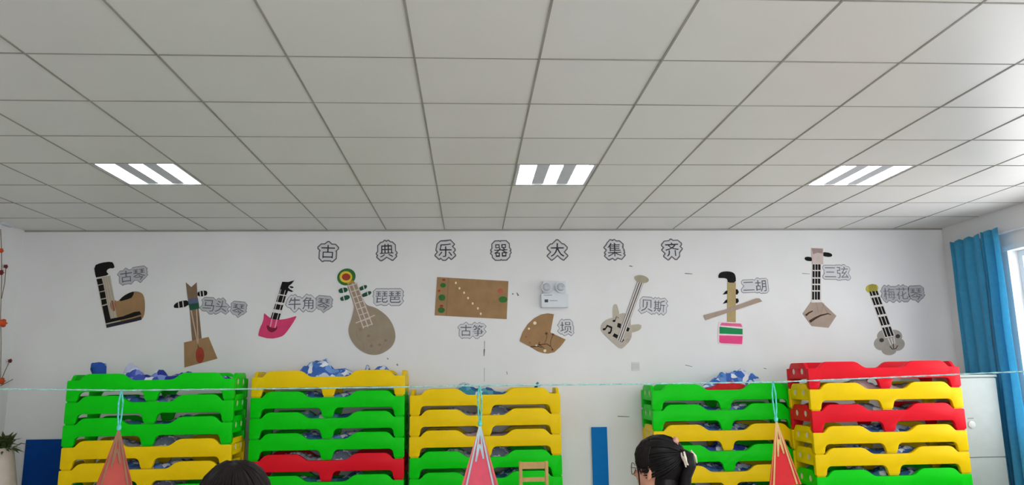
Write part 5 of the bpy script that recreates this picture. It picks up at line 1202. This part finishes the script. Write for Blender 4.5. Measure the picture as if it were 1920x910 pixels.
def person_body(hz, seat, lean, arms):
    """seated figure, local +Y forward, origin on the floor; hz = height of the head's centre"""
    mb = MB()
    H = Vector((0, lean, hz))
    # head
    mb.ball(H + Vector((0, -.012, .030)), (.076, .094, .088), 24, 16)
    mb.ball(H + Vector((0, .022, -.030)), (.062, .070, .088), 24, 16)
    mb.ball(H + Vector((0, .045, -.085)), (.038, .040, .034), 16, 10)
    for s in (-1, 1):
        mb.ball(H + Vector((s * .040, .050, -.030)), (.028, .030, .030), 14, 10)      # cheeks
        mb.ball(H + Vector((s * .033, .072, .028)), (.026, .014, .010), 12, 8)         # brows
        e = H + Vector((s * .078, -.008, -.012))
        mb.tube([e + Vector((0, .012, -.030)), e + Vector((s * .006, .004, -.014)), e + Vector((s * .012, -.012, .012)), e + Vector((s * .010, -.006, .028)), e + Vector((s * .002, .012, .022))], [.007, .008, .008, .008, .006], 10)
        mb.ball(e + Vector((s * .002, 0, 0)), (.007, .016, .026), 12, 8)
    limb(mb, [H + Vector((0, .088, .010)), H + Vector((0, .100, -.012)), H + Vector((0, .108, -.030))], [.008, .010, .013], 10)
    for s in (-1, 1):
        mb.ball(H + Vector((s * .012, .096, -.034)), .009, 10, 8)
    mb.ball(H + Vector((0, .088, -.058)), (.022, .010, .006), 12, 8)
    mb.ball(H + Vector((0, .085, -.069)), (.018, .010, .006), 12, 8)
    # neck and trunk
    sh = hz - .235
    limb(mb, [H + Vector((0, -.015, -.05)), Vector((0, lean * .8 - .02, sh + .04)), Vector((0, lean * .6 - .02, sh - .04))], [.055, .052, .07])
    limb(mb, [Vector((-.13, lean * .6 - .02, sh)), Vector((.13, lean * .6 - .02, sh))], [.058, .058])
    mb.tube([Vector((0, lean * .6 - .02, sh - .01)), Vector((0, lean * .5, sh - .12)), Vector((0, lean * .25, sh - .28)), Vector((0, 0, seat + .12)), Vector((0, -.01, seat + .09))], [.12, .135, .125, .14, .12], 20)
    mb.ball((0, .0, seat + .11), (.165, .13, .11), 20, 12)
    for s in (-1, 1):
        hip, knee, ank = Vector((s * .085, .02, seat + .085)), Vector((s * .11, .42, seat + .07)), Vector((s * .11, .40, .085))
        limb(mb, [hip, hip.lerp(knee, .5), knee], [.088, .076, .055])
        limb(mb, [knee, knee.lerp(ank, .35) + Vector((0, -.015, 0)), ank], [.054, .054, .034])
        limb(mb, [ank + Vector((0, -.03, -.04)), ank + Vector((0, .06, -.045)), ank + Vector((0, .15, -.058))], [.036, .034, .026])
        S = Vector((s * .165, lean * .6 - .02, sh - .015))
        E_ = Vector((s * .215, lean * .3 + .05, sh - .29))
        W = Vector((s * .12, .27, seat + .165))
        limb(mb, [S, S.lerp(E_, .5), E_], [.050, .043, .036])
        limb(mb, [E_, E_.lerp(W, .35), W], [.037, .036, .024])
        pd = Vector((-s * .25, 1, -.12)).normalized()
        sd = pd.cross(Vector((0, 0, 1))).normalized()
        limb(mb, [W, W + pd * .045, W + pd * .085], [.024, .030, .031], 12)
        for k, (off, L) in enumerate(((-.030, .060), (-.010, .072), (.010, .068), (.029, .054))):
            b0 = W + pd * .085 + sd * off
            limb(mb, [b0, b0 + pd * L * .5, b0 + pd * L * .8 + Vector((0, 0, -.012)), b0 + pd * L + Vector((0, 0, -.024))], [.010, .009, .0085, .007], 8)
        th = W + pd * .035 + sd * (-s) * -.02
        inn = Vector((-s, .6, -.2)).normalized()
        limb(mb, [th, th + inn * .035, th + inn * .035 + pd * .03], [.013, .011, .008], 8)
    return mb, H, sh

def garment(body_me, name, m, test, parent, grow):
    """cloth that follows the body: the chosen faces pushed outwards and given thickness"""
    bm = bmesh.new(); bm.from_mesh(body_me)
    bm.normal_update()
    kill = [f for f in bm.faces if not test(f.calc_center_median())]
    bmesh.ops.delete(bm, geom=kill, context='FACES')
    for v in bm.verts:
        v.co += v.normal * (grow + .004 * noise.noise(v.co * 14))
    me = bpy.data.meshes.new(name)
    bm.to_mesh(me); bm.free()
    me.materials.clear(); me.materials.append(m)
    for p in me.polygons: p.use_smooth = True
    o = bpy.data.objects.new(name, me); COL.objects.link(o); o.parent = parent
    s = o.modifiers.new('thickness', 'SOLIDIFY'); s.thickness = .003; s.offset = -1
    return o

def hair_cap(H, name, m, parent, face_fn, rx, ry, rz, cy, cz, seed, nape=True):
    """a cap of combed hair over the skull; tucked under the skin where the face is"""
    c = H + Vector((0, cy, cz))
    def k(d):
        p = Vector((d.x * rx, d.y * ry + cy, d.z * rz + cz))
        f = face_fn(p)
        comb = .012 * noise.noise(Vector((math.atan2(d.x, d.z + .2) * 14, d.y * 2.0, seed))) + .008 * noise.noise(Vector((math.atan2(d.x, d.z + .2) * 40, d.y * 3, seed + 4)))
        return (1 + comb) * (1 - .30 * f)
    mb = MB().ball(c, (rx, ry, rz), 96, 64, fn=k)
    if nape:
        mb.ball(H + Vector((0, -.048, -.070)), (.070, .056, .115), 32, 20, fn=lambda d: 1 + .05 * noise.noise(Vector((math.atan2(d.x, d.y) * 9, d.z * 1.5, seed))))
    return mb.build(name, m, parent, smooth=180)

def sstep(a, b, x):
    t = max(0, min(1, (x - a) / (b - a)))
    return t * t * (3 - 2 * t)

def stool(loc, rz, seat, label):
    t = thing('stool', label, 'stool', loc, rz)
    M_ST = mat('stool_wood', (190, 150, 96), rough=.5, vary=.15)
    MB().box((-.17, -.17, seat - .035), (.17, .17, seat), bevel=.012).build('seat', M_ST, t, smooth=35)
    for sx in (-1, 1):
        for sy in (-1, 1):
            MB().tube([(sx * .145, sy * .145, 0), (sx * .12, sy * .12, seat - .033)], [.014, .02], 10).build('leg', M_ST, t, smooth=40)
    for sy in (-1, 1):
        MB().tube([(-.132, sy * .132, seat * .45), (.132, sy * .132, seat * .45)], .010, 8).build('stretcher', M_ST, t, smooth=40)

# the woman with glasses, turned left and away from the viewer
Yw = -4.35
top = at(1238, 817, Yw)
hz = top.z - .135
SEAT = .40
def build_person(name, label, X, Y, rz, hz, seat, lean, shirt, pants, shoes):
    t = thing(name, label, 'person', (X, Y, 0), rz)
    mb, H, sh = person_body(hz, seat, lean, None)
    me = union_mesh(mb, 'body', SKIN, .0065, 3)
    b = bpy.data.objects.new('body', me); COL.objects.link(b); b.parent = t
    neck = lambda p: (p - Vector((0, lean * .8 - .02, sh + .05)))
    garment(me, 'shirt', shirt, lambda p: p.z < sh + .035 + .02 * (p.y < lean * .6 - .02) and p.z > seat + .10 - .2 * 0 and not (p.y > .10 and p.z < seat + .125) and not (p.y > .14 and p.z < seat + .22 and False) and not (p.y > .23), t, .010)
    garment(me, 'trousers', pants, lambda p: (p.z < seat + .16 and p.z > .12) and (p.y < .18 or p.z < seat + .135) and not (abs(p.x) < .2 and p.y > .22 and p.z > seat + .145), t, .007)
    garment(me, 'shoes', shoes, lambda p: p.z < .10, t, .006)
    return t, H
tw, Hw = build_person('person', 'seated woman with glasses and black hair tied up, looking left toward the wall', 0, Yw, R(46), hz, SEAT, .06,
                      mat('white_blouse', (216, 214, 212), rough=.8, vary=.04), mat('dark_trousers', (48, 50, 60), rough=.85, vary=.1), mat('grey_shoes', (120, 118, 116), rough=.6))
# bring the head over its place
hx = at(1232, 850, Yw).x
off = Vector((-math.sin(R(46)) * .06, math.cos(R(46)) * .06, 0))
tw.location = (hx - off.x, Yw - off.y, 0)
def face_w(p):
    f = sstep(.040, .068, p.y - .25 * max(0, p.z - .02)) * (1 - sstep(.060, .085, p.z))
    f2 = sstep(-.040, -.024, p.y) * (1 - sstep(-.012, .008, p.z))
    f3 = 1 - sstep(-.105, -.085, p.z)
    return max(f, f2, f3)
h = hair_cap(Hw, 'hair', HAIR, tw, face_w, .092, .112, .106, -.016, .030, 2)
TIE = Hw + Vector((0, -.112, .062))
st = MB(); rs = random.Random(8)
def scalp(u, v, k=1.03):
    d = Vector((math.sin(v) * math.sin(u), math.sin(v) * math.cos(u), math.cos(v)))
    return Hw + Vector((d.x * .092 * k, -.016 + d.y * .112 * k, .030 + d.z * .106 * k))
dt = (TIE - Hw - Vector((0, -.016, .030)))
dt = Vector((dt.x / .092, dt.y / .112, dt.z / .106)).normalized()
for k in range(150):
    side = rs.choice((-1, 1))
    a = rs.uniform(.1, 1.9)
    z_ = .40 if a < .9 else -.25 - .5 * rs.random()
    d0 = Vector((side * math.sin(a), math.cos(a), rs.uniform(.38, .62) if a < 1.0 else rs.uniform(-.75, .2))).normalized()
    pts = []
    for i in range(9):
        d = d0.slerp(dt, i / 8)
        kk = 1.015 + .012 * math.sin(i * .8 + k)
        pts.append(Hw + Vector((d.x * .092 * kk, -.016 + d.y * .112 * kk, .030 + d.z * .106 * kk)))
    st.tube(pts, [.0012] + [.0030] * 7 + [.0022], 5)
st.build('hair_strands', HAIR, h, smooth=180)
# loose locks before the ear and thin fringe
lk = MB()
for s in (-1, 1):
    for k in range(10):                              # combed-down hair at the temple
        y0 = .066 - .0085 * k
        pts = []
        for yy, zz in ((y0 - .010, .112), (y0, .085), (y0 + .002, .055), (y0 - .002, .025), (y0 - .006, .002 - .012 * (k % 3))):
            q = max(.05, 1 - ((yy + .016) / .112) ** 2 - ((zz - .030) / .106) ** 2)
            pts.append(Hw + Vector((s * .092 * 1.0 * math.sqrt(q), yy, zz)))
        lk.tube(pts, [.005, .0065, .0065, .0050, .001], 6)
    lk.tube([Hw + Vector((s * .076, .052, .02)), Hw + Vector((s * .078, .046, -.02)), Hw + Vector((s * .071, .048, -.06)), Hw + Vector((s * .064, .046, -.09))], [.004, .0032, .0022, .0008], 6)
for k in range(11):                                  # wispy fringe
    x = -.060 + .012 * k
    pts = []
    for f, zz in ((.75, .126), (.9, .108), (1.0, .080), (1.05, .055), (1.1, .034 + .006 * (k % 3))):
        q = max(.05, 1 - (x * f / .092) ** 2 - ((zz - .030) / .106) ** 2)
        pts.append(Hw + Vector((x * f, .112 * math.sqrt(q) - .016 + .001, zz)))
    lk.tube(pts, [.005, .007, .007, .0048, .001], 6)
lk.build('side_locks', HAIR2, h, smooth=180)
tail = MB()
tail.tube([TIE + Vector((0, .022, -.012)), TIE + Vector((0, -.006, .004)), TIE + Vector((0, -.030, -.008)), TIE + Vector((0, -.038, -.040)), TIE + Vector((0, -.014, -.085)), TIE + Vector((0, -.010, -.14)), TIE + Vector((0, -.034, -.20)), TIE + Vector((0, -.062, -.27))], [.020, .025, .028, .027, .024, .026, .024, .006], 14)
tail.v = [(a + .004 * noise.noise(Vector((a * 90, b * 90, c * 20))), b + .004 * noise.noise(Vector((a * 90, b * 90, c * 20 + 7))), c) for a, b, c in tail.v]
tail.build('ponytail', HAIR, h, smooth=180)
rg = MB()
for r_ in range(2):
    pts = []
    for i in range(17):
        a = 2 * math.pi * i / 16
        pts.append(TIE + Vector((math.cos(a) * .028, -.022 + r_ * -.014 + .012 * math.sin(a), -.010 + math.sin(a) * .026 - r_ * .012)))
    rg.tube(pts, .0045, 8)
rg.build('hair_tie', mat('pale_hair_tie', (206, 186, 182), rough=.7, vary=.1), h, smooth=180)
MB().ball(TIE + Vector((0, .022, .052)), (.011, .013, .017), 14, 10, fn=lambda d: 1 + .2 * math.cos(4 * math.atan2(d.x, d.z))).build('hair_bobble', mat('pinkish_bobble', (206, 150, 136), rough=.6, vary=.15), h, smooth=180)
cl = MB()
for k in range(2):
    b0 = TIE + Vector((.030 - .012 * k, -.030 + .012 * k, .016 - .01 * k))
    for s in (-1, 1):
        q0 = Vector((s * abs(b0.x), b0.y, b0.z))
        cl.tube([q0, q0 + Vector((s * .012, -.012, -.022)), q0 + Vector((s * .012, -.018, -.050))], [.004, .0055, .003], 8)
cl.build('hair_clip', mat('cream_hair_clip', (226, 214, 192), rough=.4, vary=.05), h, smooth=180)
gl = MB()
for s in (-1, 1):
    c = Hw + Vector((s * .034, .104, -.004))
    pts = [c + Vector((math.cos(a) * .026, -.012 * abs(math.cos(a)) * (1 if s * math.cos(a) > 0 else 0), math.sin(a) * .024)) for a in [2 * math.pi * i / 24 for i in range(25)]]
    gl.tube(pts, .0016, 6)
    gl.tube([Hw + Vector((s * .060, .094, .004)), Hw + Vector((s * .080, .05, .006)), Hw + Vector((s * .088, .0, .004)), Hw + Vector((s * .086, -.018, -.014))], .0014, 6)
gl.tube([Hw + Vector((-.010, .104, .002)), Hw + Vector((0, .108, .006)), Hw + Vector((.010, .104, .002))], .0014, 6)
g = gl.build('glasses', mat('glasses_frame', (58, 52, 50), rough=.3, metal=.6), tw, smooth=180)
for s in (-1, 1):
    c = Hw + Vector((s * .034, .102, -.004))
    MB().tube([c, c + Vector((0, .0015, 0))], .025, 24).build('lens', M_GLASS, g, smooth=40)
for s in (-1, 1):
    e = MB().ball(Hw + Vector((s * .032, .078, .004)), .0125, 16, 10).build('eye', mat('eye_white', (232, 230, 226), rough=.2), tw, smooth=180)
    MB().ball(Hw + Vector((s * .032, .0875, .004)), (.006, .004, .006), 12, 8).build('iris', mat('dark_iris', (40, 26, 20), rough=.2), e, smooth=180)
stool((tw.location.x, tw.location.y, 0), R(46), SEAT - .016, 'wooden stool under the seated woman with glasses')

# the person seen from behind, only the crown in the picture
Yp = -5.55
top = at(443, 863, Yp)
hz = top.z - .133
tp, Hp = build_person('person', 'seated person seen from behind, crown of smooth dark hair before the second cot stack', 0, Yp, R(4), hz, .40, .05,
                      mat('grey_top', (120, 122, 130), rough=.85, vary=.08), mat('blue_trousers', (52, 62, 92), rough=.85, vary=.1), mat('white_shoes', (206, 204, 200), rough=.6))
hx = at(444, 890, Yp).x
tp.location = (hx + math.sin(R(4)) * .05, Yp - .05, 0)
def face_p(p):
    f = sstep(.040, .065, p.y - .2 * max(0, p.z - .02)) * (1 - sstep(.050, .080, p.z))
    f3 = 1 - sstep(-.125, -.095, p.z)
    return max(f, f3)
h = hair_cap(Hp, 'hair', HAIR2, tp, face_p, .090, .110, .104, -.014, .030, 9)
st = MB()
for k in range(150):
    a = rs.uniform(-math.pi, math.pi)
    if abs(a) < .7: continue
    d0 = Vector((.02 * math.sin(a), -.25, 1)).normalized()
    d1 = Vector((math.sin(a), math.cos(a), -.75)).normalized()
    pts = []
    for i in range(9):
        d = d0.slerp(d1, i / 8)
        kk = 1.008 + .010 * math.sin(i * .9 + k)
        pts.append(Hp + Vector((d.x * .090 * kk, -.014 + d.y * .110 * kk, .030 + d.z * .104 * kk)))
    st.tube(pts, [.0015] + [.0030] * 7 + [.002], 5)
st.build('hair_strands', HAIR2, h, smooth=180)
MB().tube([Hp + Vector((-.012, -.086, .108)), Hp + Vector((.004, -.088, .107)), Hp + Vector((.016, -.087, .105))], [.0016, .0024, .0016], 8).build('hair_grip', mat('silver_grip', (214, 208, 196), rough=.3, metal=.5), h, smooth=180)
for s in (-1, 1):
    e = MB().ball(Hp + Vector((s * .032, .078, .004)), .0125, 16, 10).build('eye', mat('eye_white', (232, 230, 226), rough=.2), tp, smooth=180)
    MB().ball(Hp + Vector((s * .032, .0875, .004)), (.006, .004, .006), 12, 8).build('iris', mat('dark_iris', (40, 26, 20), rough=.2), e, smooth=180)
stool((tp.location.x, tp.location.y, 0), R(4), .384, 'wooden stool under the person seen from behind')
